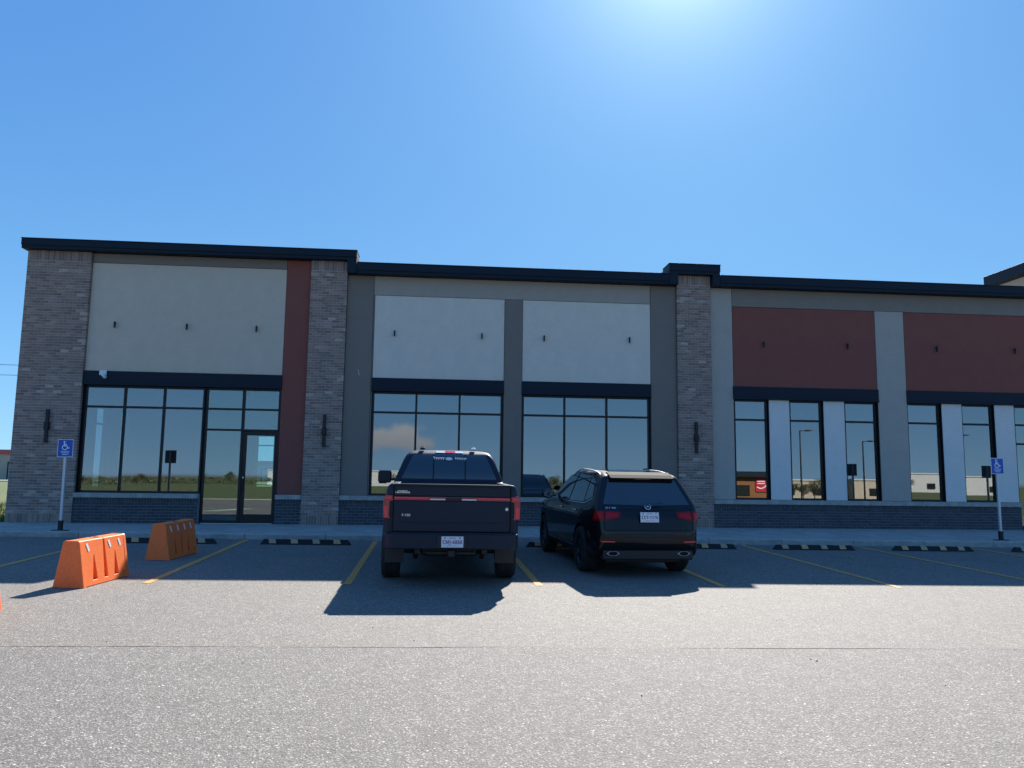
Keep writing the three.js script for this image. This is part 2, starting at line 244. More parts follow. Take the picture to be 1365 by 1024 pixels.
// ---------------------------------------------------------------- the commercial building
const building = thing('commercial_building', 'long single storey retail building with brick pillars, stucco panels and dark storefront windows', 'building');
const P = [[-10.90, -9.29, 7.075], [-3.59, -2.61, 7.065], [6.53, 7.51, 7.03], [17.62, 18.6, 7.6]];
{
  // brick pillars: bricks with recessed joints over a mortar core
  let single = 0, singleDark = 0, singleSoldier = 0;
  const tone = (list) => { const k = rnd(); return list === M.bricks ? (k < 0.22 ? 0 : k < 0.42 ? 1 : k < 0.56 ? 2 : k < 0.72 ? 3 : k < 0.86 ? 4 : k < 0.965 ? 5 : 6) : Math.floor(k * list.length); };
  const shared = new Map();
  const brickGeo = (w, h, d) => { const key = [w, h, d].map((v) => v.toFixed(3)).join(); if (!shared.has(key)) shared.set(key, chamfer(-w / 2, w / 2, -h / 2, h / 2, -d / 2, d / 2, 0.004)); return shared.get(key); };
  function lay(pieces, parent, name, mats, tones, mixMat, restName, quota) {
    const rest = [];
    pieces.forEach(([x, y, z, w, h, d, ry], i) => {
      const k = tone(mats), jz = rr(-0.002, 0.002);
      if (i < quota) { const o = part(name, brickGeo(w, h, d), mats[k], parent); o.position.set(x, y, z + (ry ? 0 : jz)); if (ry) o.rotation.y = ry; } else {
        let g = brickGeo(w, h, d).clone(); if (ry) g.rotateY(ry); g.translate(x, y, z + (ry ? 0 : jz)); const s = rr(0.9, 1.1), c = tones[k]; const u = g.attributes.uv, du = rnd(), dv = rnd(); for (let q = 0; q < u.count; q++) u.setXY(q, u.getX(q) + du, u.getY(q) + dv); rest.push(paint(g, c[0] * s, c[1] * s, c[2] * s));
      }
    });
    if (rest.length) { const o = part(restName, mergeGeometries(rest), mixMat, parent); o.userData.kind = 'stuff'; }
  }
  const ch = 0.0713, L = 0.203, J = 0.012;
  P.forEach(([x0, x1, top], pi) => {
    const pillar = part('brick_pillar', bx(x0 + 0.008, x1 - 0.008, -0.2, top, -0.35, 0.090), M.mortar, building);
    const soldierTop = top - 0.275, run = [], soldier = [];
    for (const [y0, y1] of [[0.0, 0.235], [soldierTop, top - 0.004]]) {
      const n = Math.round((x1 - x0) / 0.0715), w = (x1 - x0) / n;
      for (let i = 0; i < n; i++) soldier.push([x0 + (i + 0.5) * w, (y0 + y1) / 2 + 0.003, 0.05, w - J, y1 - y0 - J, 0.1]);
    }
    const nC_ = Math.round((soldierTop - 0.235) / ch), hh = (soldierTop - 0.235) / nC_;
    for (let r = 0; r < nC_; r++) {
      let x = x0 - (r % 2 ? (L) / 2 : 0); const y = 0.235 + (r + 0.5) * hh;
      while (x < x1 - 0.02) { const a = Math.max(x, x0), b = Math.min(x + L, x1); if (b - a > 0.03) run.push([(a + b) / 2, y, 0.05, b - a - J * (b < x1 - 1e-6 ? 1 : 0.5), hh - J, 0.1]); x += L; }
      for (const [sx, ry] of [[x0 + 0.001, -Math.PI / 2], [x1 - 0.001, Math.PI / 2]]) if (pi !== 0 || sx > x0 + 0.1) run.push([sx - Math.sin(ry) * 0.02, y, -0.055, 0.09, hh - J, 0.04, ry]);
    }
    const q = pi === 0 ? 300 : 0;
    lay(run.sort((a, b) => (b[3] > 0.15) - (a[3] > 0.15)), pillar, 'brick', M.bricks, brickTones, M.brickmix, 'brick_courses', q);
    lay(soldier, pillar, 'soldier_brick', M.bricks, brickTones, M.brickmix, 'soldier_courses', pi < 3 ? 300 : 0);
  });
  // dark brick plinth walls with stone sills
  const plinths = [[-9.29, -6.20], [-4.255, -3.59], [-2.61, 6.53], [7.51, 16.50]];
  plinths.forEach(([x0, x1], pi) => {
    const wall = part('brick_plinth', bx(x0, x1, -0.2, 0.640, -0.20, 0.060), M.darkmortar, building);
    const run = [], row = [], n = Math.round((x1 - x0) / 0.0715), w = (x1 - x0) / n;
    for (let i = 0; i < n; i++) row.push([x0 + (i + 0.5) * w, 0.585, 0.03, w - J, 0.1, 0.08]);
    const hh = 0.530 / 7;
    for (let r = 0; r < 7; r++) { let x = x0 - (r % 2 ? 0.11 : 0); while (x < x1 - 0.02) { const a = Math.max(x, x0), b = Math.min(x + 0.215, x1); if (b - a > 0.03) run.push([(a + b) / 2, 0.005 + (r + 0.5) * hh, 0.03, b - a - J, hh - J, 0.08]); x += 0.215; } }
    lay(run, wall, 'brick', M.darkbricks, darkTones, M.darkbrickmix, 'brick_courses', pi < 2 ? 120 : pi === 3 ? 90 : 60);
    lay(row, wall, 'rowlock_brick', M.darkbricks, darkTones, M.darkbrickmix, 'rowlock_course', pi === 0 ? 60 : pi === 3 ? 126 : 60);
    // sill stones
    const m = Math.max(1, Math.round((x1 - x0) / 1.5)), sw = (x1 - x0) / m;
    for (let i = 0; i < m; i++) part('sill_stone', chamfer(x0 + i * sw + 0.003, x0 + (i + 1) * sw - 0.003, 0.645, 0.768, -0.16, 0.125, 0.008), M.sill, building);
  });
  // backing wall (with the storefront openings left free)
  const back = []; const wallSeg = (x0, x1, y0, y1) => back.push(bx(x0, x1, y0, y1, -0.34, -0.045));
  wallSeg(-10.7, 17.7, 3.60, 6.72);
  wallSeg(-10.7, -2.62, 6.72, 7.06);
  for (const [a, b] of [[-10.6, -9.34], [-4.21, -1.92], [1.72, 2.14], [5.82, 8.12], [9.22, 9.72], [10.81, 11.34], [12.42, 13.22], [14.34, 14.86], [15.95, 16.46], [17.55, 17.7]]) wallSeg(a, b, -0.2, 3.60);
  part('backing_wall', metres(merge(back)), M.drywall, building);
  // stucco boards
  const panel = (name, x0, x1, y0, y1, z, m, label) => { const o = part(name, chamfer(x0 + 0.004, x1 - 0.004, y0 + 0.004, y1 - 0.004, -0.044, z, 0.007), m, building); if (label) o.userData.label = label; return o; };
  panel('stucco_band', -9.29, -4.24, 6.815, 7.07, 0.012, M.taupe); panel('stucco_panel', -9.29, -4.24, 3.92, 6.815, 0.0, M.greige, 'large greige stucco panel'); panel('stucco_pier', -4.24, -3.59, 0.77, 7.07, 0.012, M.red, 'dark red stucco pier');
  panel('stucco_pier', -2.61, -1.895, 0.77, 6.72, 0.014, M.taupe); panel('stucco_pier', 5.79, 6.53, 0.77, 6.72, 0.014, M.taupe); panel('stucco_band', -1.895, 5.79, 6.187, 6.72, 0.006, M.midgrey);
  panel('stucco_panel', -1.86, 1.69, 3.905, 6.187, 0.0, M.offwhite); panel('stucco_panel', 2.19, 5.79, 3.905, 6.187, 0.0, M.offwhite); panel('stucco_pier', 1.69, 2.19, 0.77, 6.187, 0.022, M.taupe);
  panel('stucco_pier', 7.51, 8.16, 0.77, 6.72, 0.006, M.lightgrey); panel('stucco_band', 8.16, 17.62, 6.2, 6.72, 0.012, M.bandgrey);
  panel('stucco_panel', 8.16, 12.39, 3.90, 6.2, 0.0, M.red, 'dark red stucco panel'); panel('stucco_panel', 13.255, 17.62, 3.90, 6.2, 0.0, M.red, 'dark red stucco panel'); panel('stucco_pier', 12.39, 13.255, 0.77, 6.2, 0.02, M.lightgrey);
  for (const [a, b] of [[9.17, 9.77], [10.765, 11.386], [14.294, 14.907], [15.9, 16.505]]) panel('stucco_panel', a, b, 0.77, 3.56, 0.006, M.white, 'narrow white stucco panel between windows');
  // small gap fillers beside the windows of the middle bay
  panel('stucco_strip', -1.895, -1.86, 0.77, 6.187, 0.004, M.taupe);
  // metal headers over the glazing
  for (const [a, b] of [[-9.285, -4.235], [-1.875, 1.69], [2.19, 5.785], [8.14, 12.40], [13.245, 17.62]]) part('metal_header', [rb(a, b, 3.60, 3.915, -0.04, 0.055, 0.008), rb(a, b, 3.552, 3.604, -0.04, 0.075, 0.006)], M.fascia, building);
  // parapet fascia, stepped
  const fz = 0.30, F = (x0, x1, y0, y1) => [rb(x0, x1, y0 + 0.085, y1, -0.35, fz, 0.006), rb(x0 + 0.006, x1 - 0.006, y0, y0 + 0.088, -0.34, fz - 0.022, 0.006)];
  const leg = (x0, x1, y0, y1) => rb(x0, x1, y0, y1, -0.34, fz - 0.003, 0.006);
  const fascia = (geos) => part('parapet_fascia', geos, M.fascia, building);
  fascia([...F(-10.99, -2.36, 7.07, 7.325), leg(-2.607, -2.362, 6.715, 7.072)]);
  fascia(F(-2.355, 6.268, 6.715, 7.0));
  fascia([...F(6.27, 7.74, 7.025, 7.30), leg(6.272, 6.527, 6.715, 7.028), leg(7.513, 7.738, 6.715, 7.028)]);
  fascia(F(7.745, 17.29, 6.715, 7.005));
  // cap flashings
  for (const [a, b, y] of [[-11.0, -2.35, 7.325], [-2.35, 6.265, 7.0], [6.26, 7.75, 7.30], [7.75, 17.28, 7.005]]) part('cap_flashing', rb(a, b, y + 0.001, y + 0.022, -0.37, fz + 0.014, 0.005), M.fascia, building);
  // return of the pop-up and of the taller block at the far end
  part('popup_return', [bx(6.30, 7.71, 6.72, 7.28, -1.6, -0.36)], M.fascia, building);
  part('tall_block', metres(merge([bx(17.66, 24, -0.2, 7.60, -11, -0.36), bx(18.6, 24, -0.2, 7.55, -0.36, 0.0)])), M.lightgrey, building);
  part('parapet_fascia', [rb(17.30, 24.2, 7.60, 7.905, -2.0, 0.30, 0.008)], M.fascia, building);
  // shell: side, rear, roof, floor, partitions, side and rear windows left open
  const sw = [], holes = [[-5.15, -3.87], [-7.0, -5.74]]; let z = -0.34;
  for (const [zb, za] of [[-5.15, -3.87], [-7.0, -5.74]]) { sw.push(bx(-10.85, -10.5, -0.2, 7.06, za, z)); sw.push(bx(-10.85, -10.5, -0.2, 0.8, zb, za), bx(-10.85, -10.5, 3.35, 7.06, zb, za)); z = zb; }
  sw.push(bx(-10.85, -10.5, -0.2, 7.06, -11.25, z));
  part('side_wall', metres(merge(sw)), M.drywall, building);
  part('rear_wall', metres(merge([bx(-10.5, -7.3, -0.2, 6.6, -11.25, -11), bx(-6.6, 17.66, -0.2, 6.6, -11.25, -11), bx(-7.3, -6.6, -0.2, 0.77, -11.25, -11), bx(-7.3, -6.6, 2.88, 6.6, -11.25, -11)])), M.drywall, building);
  part('roof_deck', metres(bx(-10.5, 17.66, 5.6, 5.9, -11, -0.34)), M.roof, building);
  part('floor_slab', metres(bx(-10.5, 17.66, -0.1, 0.0, -11, -0.2)), M.floor, building);
  part('ceiling', metres(bx(-10.5, 17.66, 4.3, 4.4, -11, -0.36)), M.drywall, building);
  part('partition_wall', bx(-3.15, -3.0, 0, 4.3, -11, -0.36), M.drywall, building); part('partition_wall', bx(6.95, 7.1, 0, 4.3, -11, -0.36), M.drywall, building);
  for (const [zb, za] of holes) { const w = part('side_window', [bx(-10.70, -10.64, 0.8, 3.35, zb, zb + 0.05), bx(-10.70, -10.64, 0.8, 3.35, za - 0.05, za), bx(-10.70, -10.64, 2.78, 2.84, zb, za), bx(-10.70, -10.64, 0.8, 0.86, zb, za), bx(-10.70, -10.64, 3.29, 3.35, zb, za)], M.frame, building); part('pane', bx(-10.672, -10.668, 0.86, 3.29, zb + 0.05, za - 0.05), M.clearglass, w); }
  { const w = part('rear_window', [bx(-7.3, -7.25, 0.77, 2.88, -11.16, -11.1), bx(-6.65, -6.6, 0.77, 2.88, -11.16, -11.1), bx(-7.25, -6.65, 2.44, 2.49, -11.16, -11.1), bx(-7.25, -6.65, 0.77, 0.83, -11.16, -11.1), bx(-7.25, -6.65, 2.82, 2.88, -11.16, -11.1)], M.frame, building); part('pane', bx(-7.25, -6.65, 0.83, 2.82, -11.132, -11.128), M.clearglass, w); }
  // storefront windows: frame, mullions, transom bars, one pane each
  const zf = -0.075, zb = -0.175, zg = -0.125, f = 0.055;
  function storefront(x0, x1, y0, y1, mull, bars, wide = 0) {
    const w = part('storefront_window', [rb(x0, x0 + f, y0, y1, zb, zf, 0.004), rb(x1 - f, x1, y0, y1, zb, zf, 0.004), rb(x0 + f, x1 - f, y1 - f, y1, zb, zf, 0.004), rb(x0 + f, x1 - f, y0, y0 + f, zb, zf, 0.004)], M.frame, building);
    const xs = [x0 + f, ...mull.flatMap((m) => [m - f / 2, m + f / 2]), x1 - f], ys = [y0 + f, ...bars.flatMap((b) => [b - f / 2, b + f / 2]), y1 - f];
    for (const m of mull) part('mullion', rb(m - f / 2, m + f / 2, y0 + f, y1 - f, zb, zf - 0.002, 0.004), M.frame, w);
    for (let i = 0; i < xs.length; i += 2) { for (const b of bars) part('transom_bar', rb(xs[i], xs[i + 1], b - f / 2, b + f / 2, zb, zf - 0.004, 0.004), M.frame, w); for (let j = 0; j < ys.length; j += 2) { const p = part('pane', bx(xs[i] - 0.004, xs[i + 1] + 0.004, ys[j] - 0.004, ys[j + 1] + 0.004, zg - 0.002, zg + 0.002), M.glass, w); const t = rr(-0.0028, 0.0028), s = rr(-0.002, 0.002); const c = p.geometry; c.computeBoundingBox(); const bc = c.boundingBox.getCenter(new THREE.Vector3()); c.translate(-bc.x, -bc.y, -bc.z); p.position.copy(bc); p.rotation.set(t, s, 0); } }
    // reveal between frame and stucco
    part('reveal', bx(x0 - 0.012, x0 - 0.001, y0, y1, zb, -0.003), M.frame, w); part('reveal', bx(x1 + 0.001, x1 + 0.012, y0, y1, zb, -0.003), M.frame, w);
    return w;
  }
  const w1 = storefront(-9.275, -6.215, 0.77, 3.552, [-8.26, -7.26], [2.995]);
  storefront(-1.855, 1.675, 0.77, 3.552, [-0.67, 0.50], [2.995]); storefront(2.205, 5.775, 0.77, 3.552, [3.385, 4.56], [2.995]);
  for (const [a, b] of [[8.175, 9.158], [9.782, 10.753], [11.398, 12.377], [13.27, 14.282], [14.92, 15.888]]) storefront(a, b, 0.77, 3.56, [], [2.99]);
  // entrance: sidelight and door with two transom rows
  function entrance(x0, xm, x1) {
    const y1 = 3.552, e = part('entrance_frame', [rb(x0, x0 + 0.06, 0, y1, zb, zf, 0.004), rb(x1 - 0.05, x1, 0, y1, zb, zf, 0.004), rb(x0 + 0.06, x1 - 0.05, y1 - f, y1, zb, zf, 0.004), rb(xm - 0.035, xm + 0.035, 0, y1 - f, zb, zf - 0.001, 0.004), rb(x0 + 0.06, xm - 0.035, 0, 0.09, zb, zf, 0.004)], M.frame, building);
    for (const [a, b] of [[x0 + 0.06, xm - 0.035], [xm + 0.035, x1 - 0.05]]) for (const [c, d] of [[2.475, 2.97], [3.02, y1 - f]]) { part('pane', bx(a - 0.004, b + 0.004, c - 0.004, d + 0.004, zg - 0.002, zg + 0.002), M.doorglass, e); const k = part('sticker', bx(a + 0.05, a + 0.12, d - 0.10, d - 0.03, zg + 0.0025, zg + 0.0035), M.stickerWhite, e); }
    for (const [a, b] of [[x0 + 0.06, xm - 0.035], [xm + 0.035, x1 - 0.05]]) for (const y of [2.42, 2.97]) part('transom_bar', rb(a, b, y, y + f * 0.95, zb, zf - 0.004, 0.004), M.frame, e);
    part('pane', bx(x0 + 0.056, xm - 0.031, 0.086, 2.424, zg - 0.002, zg + 0.002), M.doorglass, e);
    part('threshold', rb(x0 + 0.06, x1 - 0.05, 0.002, 0.02, -0.2, 0.02, 0.004), M.steel, e);
    const a = xm + 0.04, b = x1 - 0.055, dr = part('door', [rb(a, a + 0.085, 0.025, 2.41, zb + 0.02, zf - 0.012, 0.004), rb(b - 0.06, b, 0.025, 2.41, zb + 0.02, zf - 0.012, 0.004), rb(a + 0.085, b - 0.06, 2.31, 2.41, zb + 0.02, zf - 0.012, 0.004), rb(a + 0.085, b - 0.06, 0.025, 0.25, zb + 0.02, zf - 0.012, 0.004)], M.frame, building);
    part('pane', bx(a + 0.08, b - 0.055, 0.245, 2.315, zg - 0.002, zg + 0.002), M.doorglass, dr);
    part('push_bar', rb(a + 0.05, b - 0.04, 1.10, 1.135, zb - 0.06, zb - 0.02, 0.01), M.frame, dr);
    part('handle', [tube([[a + 0.045, 0.85, zf - 0.01], [a + 0.045, 0.86, zf + 0.06], [a + 0.045, 1.12, zf + 0.06], [a + 0.045, 1.13, zf - 0.01]], 0.011, 24)], M.frame, dr);
    const cy = cyl(0.022, 0.022, 0.02, 16); cy.rotateX(Math.PI / 2); cy.translate(a + 0.045, 1.2, zf - 0.004); part('lock_cylinder', cy, M.steel, dr);
  }
  M.stickerWhite = std({ color: lin(0.6, 0.62, 0.62), roughness: 0.6 }); M.steel = std({ color: lin(0.5, 0.5, 0.5), roughness: 0.35, metalness: 0.9 });
  entrance(-6.20, -5.22, -4.262);
  entrance(16.52, 17.5, 17.61);
  part('doorway_jamb', bx(-4.258, -4.243, 0, 3.55, zb, 0.0), M.frame, building);
}

// wall sconces: slim up-and-down bars with a centre box
function sconce(x, label) {
  const t = thing('wall_sconce', label, 'wall light', [x, 2.03, 0.10], 0, 'black bar sconces on the brick pillars');
  part('bar', [rb(-0.038, 0.038, 0, 0.84, 0.03, 0.085, 0.006)], M.fitting, t);
  part('mounting_box', rb(-0.058, 0.058, 0.32, 0.52, 0.001, 0.115, 0.012), M.fitting, t);
  part('cap', [rb(-0.042, 0.042, 0.832, 0.85, 0.026, 0.089, 0.004), rb(-0.042, 0.042, -0.01, 0.008, 0.026, 0.089, 0.004)], M.fitting, t);
}
sconce(-10.04, 'black bar sconce on the wide corner brick pillar behind the accessible parking sign');
sconce(-3.06, 'black bar sconce on the brick pillar next to the red stucco pier');
sconce(7.02, 'black bar sconce on the brick pillar with the raised parapet');
// capped power stubs for signs
for (const [x, where, y] of [[-8.591, 'greige stucco panel', 5.155], [-6.758, 'greige stucco panel', 5.153], [-4.958, 'greige stucco panel', 5.151], [-1.305, 'off white panels of the middle bay', 5.14], [1.069, 'off white panels of the middle bay', 5.13], [2.785, 'off white panels of the middle bay', 5.12], [5.181, 'off white panels of the middle bay', 5.146], [9.045, 'dark red stucco panels', 5.128], [11.521, 'dark red stucco panels', 5.145], [14.207, 'dark red stucco panels', 5.143], [16.611, 'dark red stucco panels', 5.155]]) {
  const t = thing('sign_power_stub', `small black power stub sticking out of the ${where}`, 'wall fitting', [x, y, 0.0], 0, `power stubs on the ${where}`);
  const c = cyl(0.017, 0.017, 0.10, 12); c.rotateX(Math.PI / 2); c.translate(0, 0.03, 0.06); part('conduit', c, M.fitting, t);
  part('elbow_box', rb(-0.021, 0.021, -0.09, 0.075, 0.05, 0.10, 0.01), M.fitting, t);
}
{ // security camera under the panel
  const t = thing('security_camera', 'small white security camera mounted on the dark metal header', 'camera', [-8.79, 3.80, 0.058]);
  part('base', rb(-0.09, 0.09, 0.0, 0.13, 0, 0.04, 0.012), std({ color: lin(0.7, 0.7, 0.7), roughness: 0.5 }), t);
  const b = new THREE.CapsuleGeometry(0.045, 0.12, 6, 14); b.rotateZ(0.9); b.rotateY(-0.6); b.translate(0.06, -0.02, 0.11); const body = part('body', b, std({ color: lin(0.72, 0.72, 0.72), roughness: 0.45 }), t);
  const l = cyl(0.032, 0.032, 0.02, 14); l.rotateX(Math.PI / 2); l.translate(0.10, -0.055, 0.165); part('lens', l, M.fitting, body);
}
tag(part('loose_cable', tube([[-2.25, 4.13, 0.016], [-2.24, 4.10, 0.035], [-2.222, 4.03, 0.04], [-2.212, 3.96, 0.03]], 0.007, 24, 6), std({ color: lin(0.7, 0.7, 0.68), roughness: 0.6 }), scene), 'short loose white cable hanging out of the taupe stucco pier', 'cable');

// ---------------------------------------------------------------- distance-field bodies for the vehicles
function chaikin(p, it = 2, open = false) { for (let k = 0; k < it; k++) { const q = []; for (let i = 0; i < p.length; i++) { const a = p[i], b = p[(i + 1) % p.length]; if (a[2] === 1) { q.push(a); if (b[2] === 1) continue; q.push([a[0] * 0.25 + b[0] * 0.75, a[1] * 0.25 + b[1] * 0.75]); continue; } q.push([a[0] * 0.75 + b[0] * 0.25, a[1] * 0.75 + b[1] * 0.25]); if (b[2] !== 1) q.push([a[0] * 0.25 + b[0] * 0.75, a[1] * 0.25 + b[1] * 0.75]); } p = q; } return p; }
function polyDist(p) {
  const n = p.length;
  return (x, y) => {
    let d = Infinity, s = 1;
    for (let i = 0, j = n - 1; i < n; j = i++) {
      const ax = p[i][0], ay = p[i][1], ex = p[j][0] - ax, ey = p[j][1] - ay, wx = x - ax, wy = y - ay, t = Math.min(1, Math.max(0, (wx * ex + wy * ey) / (ex * ex + ey * ey + 1e-12))), bx_ = wx - ex * t, by_ = wy - ey * t;
      d = Math.min(d, bx_ * bx_ + by_ * by_);
      const c1 = y >= ay, c2 = y < p[j][1], c3 = ex * wy > ey * wx; if ((c1 && c2 && c3) || (!c1 && !c2 && !c3)) s = -s;
    }
    return s * Math.sqrt(d);
  };
}
function grid2(f, x0, x1, y0, y1, h) {      // bilinear table of a 2-D distance
  const nx = Math.ceil((x1 - x0) / h) + 1, ny = Math.ceil((y1 - y0) / h) + 1, a = new Float32Array(nx * ny);
  for (let j = 0; j < ny; j++) for (let i = 0; i < nx; i++) a[j * nx + i] = f(x0 + i * h, y0 + j * h);
  return (x, y) => { let u = (x - x0) / h, v = (y - y0) / h; u = Math.min(nx - 1.001, Math.max(0, u)); v = Math.min(ny - 1.001, Math.max(0, v)); const i = u | 0, j = v | 0; u -= i; v -= j; const o = j * nx + i; return (a[o] * (1 - u) + a[o + 1] * u) * (1 - v) + (a[o + nx] * (1 - u) + a[o + nx + 1] * u) * v; };
}
const smax = (a, b, k) => { const h = Math.max(k - Math.abs(a - b), 0) / k; return Math.max(a, b) + h * h * k * 0.25; };
function hull(side, front, plan, k, cuts) {
  const mirror = (pts) => [...pts, ...pts.slice().reverse().filter((q) => q[0] > 1e-6 || true).map(([x, y]) => [-x, y])];
  const S = grid2(polyDist(chaikin(side, 3)), -5.2, 1.8, 0, 2.4, 0.012), F = grid2(polyDist(chaikin(mirror(front), 3)), -1.3, 1.3, 0, 2.4, 0.012);
  const pl = [...plan.map(([z, w]) => [z, w]), ...plan.slice().reverse().map(([z, w]) => [z, -w])], Pn = grid2(polyDist(chaikin(pl, 3)), -5.2, 1.8, -1.3, 1.3, 0.012);
  return (x, y, z) => { let d = smax(smax(S(z, y), F(x, y), k), Pn(z, x), k); return cuts ? cuts(d, x, y, z) : d; };
}
const grad = (f, x, y, z, e = 0.006) => { const a = f(x + e, y, z) - f(x - e, y, z), b = f(x, y + e, z) - f(x, y - e, z), c = f(x, y, z + e) - f(x, y, z - e), l = Math.hypot(a, b, c) || 1; return [a / l, b / l, c / l]; };
function nets(f, lo, hi, h) {               // surface nets
  const n = [0, 1, 2].map((k) => Math.ceil((hi[k] - lo[k]) / h) + 1), [nx, ny, nz] = n, a = new Float32Array(nx * ny * nz);
  for (let k = 0; k < nz; k++) for (let j = 0; j < ny; j++) for (let i = 0; i < nx; i++) a[(k * ny + j) * nx + i] = f(lo[0] + i * h, lo[1] + j * h, lo[2] + k * h);
  const id = new Int32Array(nx * ny * nz).fill(-1), v = [], nr = [], idx = [], at = (i, j, k) => (k * ny + j) * nx + i;
  const E = [[0, 1], [2, 3], [4, 5], [6, 7], [0, 2], [1, 3], [4, 6], [5, 7], [0, 4], [1, 5], [2, 6], [3, 7]];
  for (let k = 0; k < nz - 1; k++) for (let j = 0; j < ny - 1; j++) for (let i = 0; i < nx - 1; i++) {
    const g = []; let m = 0; for (let q = 0; q < 8; q++) { const w = a[at(i + (q & 1), j + ((q >> 1) & 1), k + (q >> 2))]; g.push(w); if (w < 0) m |= 1 << q; }
    if (m === 0 || m === 255) continue;
    let c = 0, X = 0, Y = 0, Z = 0;
    for (const [p, q] of E) { if ((g[p] < 0) === (g[q] < 0)) continue; const t = g[p] / (g[p] - g[q]); X += (p & 1) + t * ((q & 1) - (p & 1)); Y += ((p >> 1) & 1) + t * (((q >> 1) & 1) - ((p >> 1) & 1)); Z += (p >> 2) + t * ((q >> 2) - (p >> 2)); c++; }
    let x = lo[0] + (i + X / c) * h, y = lo[1] + (j + Y / c) * h, z = lo[2] + (k + Z / c) * h;
    let gr = grad(f, x, y, z); for (let s = 0; s < 2; s++) { const d = Math.max(-h, Math.min(h, f(x, y, z))); x -= gr[0] * d * 0.8; y -= gr[1] * d * 0.8; z -= gr[2] * d * 0.8; }
    gr = grad(f, x, y, z, 0.01); id[at(i, j, k)] = v.length / 3; v.push(x, y, z); nr.push(...gr);
  }
  const quad = (p, q, r, s, flip) => { if (p < 0 || q < 0 || r < 0 || s < 0) return; if (flip) idx.push(p, r, q, p, s, r); else idx.push(p, q, r, p, r, s); };
  for (let k = 1; k < nz - 1; k++) for (let j = 1; j < ny - 1; j++) for (let i = 1; i < nx - 1; i++) {
    const w = a[at(i, j, k)] < 0;
    if (w !== (a[at(i + 1, j, k)] < 0)) quad(id[at(i, j - 1, k - 1)], id[at(i, j, k - 1)], id[at(i, j, k)], id[at(i, j - 1, k)], !w);
    if (w !== (a[at(i, j + 1, k)] < 0)) quad(id[at(i - 1, j, k - 1)], id[at(i, j, k - 1)], id[at(i, j, k)], id[at(i - 1, j, k)], w);
    if (w !== (a[at(i, j, k + 1)] < 0)) quad(id[at(i - 1, j - 1, k)], id[at(i, j - 1, k)], id[at(i, j, k)], id[at(i - 1, j, k)], !w);
  }
  const g = new THREE.BufferGeometry(); g.setAttribute('position', new THREE.Float32BufferAttribute(v, 3)); g.setAttribute('normal', new THREE.Float32BufferAttribute(nr, 3)); g.setIndex(idx); return g;
}
// a patch laid on the body: between an upper and a lower outline, looked at along an axis ('x-', 'x+', 'z+', 'z-', 'y+'); th is how far it stands proud
function skin(f, axis, upper, lower, th = 0.004, nu = 24, nv = 10, start = 1.6) {
  const along = (l, t) => { const L = [0]; for (let i = 1; i < l.length; i++) L.push(L[i - 1] + Math.hypot(l[i][0] - l[i - 1][0], l[i][1] - l[i - 1][1])); const d = t * L[L.length - 1]; let i = 1; while (i < l.length - 1 && L[i] < d) i++; const q = (d - L[i - 1]) / (L[i] - L[i - 1] || 1); return [l[i - 1][0] + (l[i][0] - l[i - 1][0]) * q, l[i - 1][1] + (l[i][1] - l[i - 1][1]) * q]; };
  const p = [], nm = [], idx = [], sg = axis[1] === '-' ? -1 : 1;
  for (let j = 0; j <= nv; j++) for (let i = 0; i <= nu; i++) {
    const A = along(upper, i / nu), B = along(lower, i / nu), t = j / nv, a = A[0] + (B[0] - A[0]) * t, b = A[1] + (B[1] - A[1]) * t;
    let s = axis[0] === 'z' ? (sg > 0 ? 1.7 : -5.1) : axis[0] === 'y' ? 2.3 : sg * start; const pt = () => axis[0] === 'z' ? [a, b, s] : axis[0] === 'y' ? [a, s, b] : [s, b, a];
    for (let k = 0; k < 140; k++) { const d = f(...pt()); if (d < 0.0005) break; s -= sg * Math.max(d * 0.6, 0.001); }
    const q = pt(), n = grad(f, ...q, 0.012); p.push(q[0] + n[0] * th, q[1] + n[1] * th, q[2] + n[2] * th); nm.push(...n);
  }
  { const V = (i) => new THREE.Vector3(p[3 * i], p[3 * i + 1], p[3 * i + 2]), m = Math.floor(nv / 2) * (nu + 1) + Math.floor(nu / 2) - (nu > 1 ? 1 : 0), c = V(m + nu + 1 < p.length / 3 ? m + nu + 1 : m).sub(V(m)).cross(V(m + 1).sub(V(m))), fl = c.x * nm[3 * m] + c.y * nm[3 * m + 1] + c.z * nm[3 * m + 2] < 0;
    for (let j = 0; j < nv; j++) for (let i = 0; i < nu; i++) { const a = j * (nu + 1) + i; if (fl) idx.push(a, a + 1, a + nu + 1, a + 1, a + nu + 2, a + nu + 1); else idx.push(a, a + nu + 1, a + 1, a + 1, a + nu + 1, a + nu + 2); } }
  const g = new THREE.BufferGeometry(); g.setAttribute('position', new THREE.Float32BufferAttribute(p, 3)); g.setAttribute('normal', new THREE.Float32BufferAttribute(nm, 3)); g.setAttribute('uv', new THREE.Float32BufferAttribute(new Float32Array(p.length / 3 * 2), 2)); g.setIndex(idx); return g;
}
const lathe = (pts, n = 40) => new THREE.LatheGeometry(pts.map((p) => new THREE.Vector2(...p)), n);
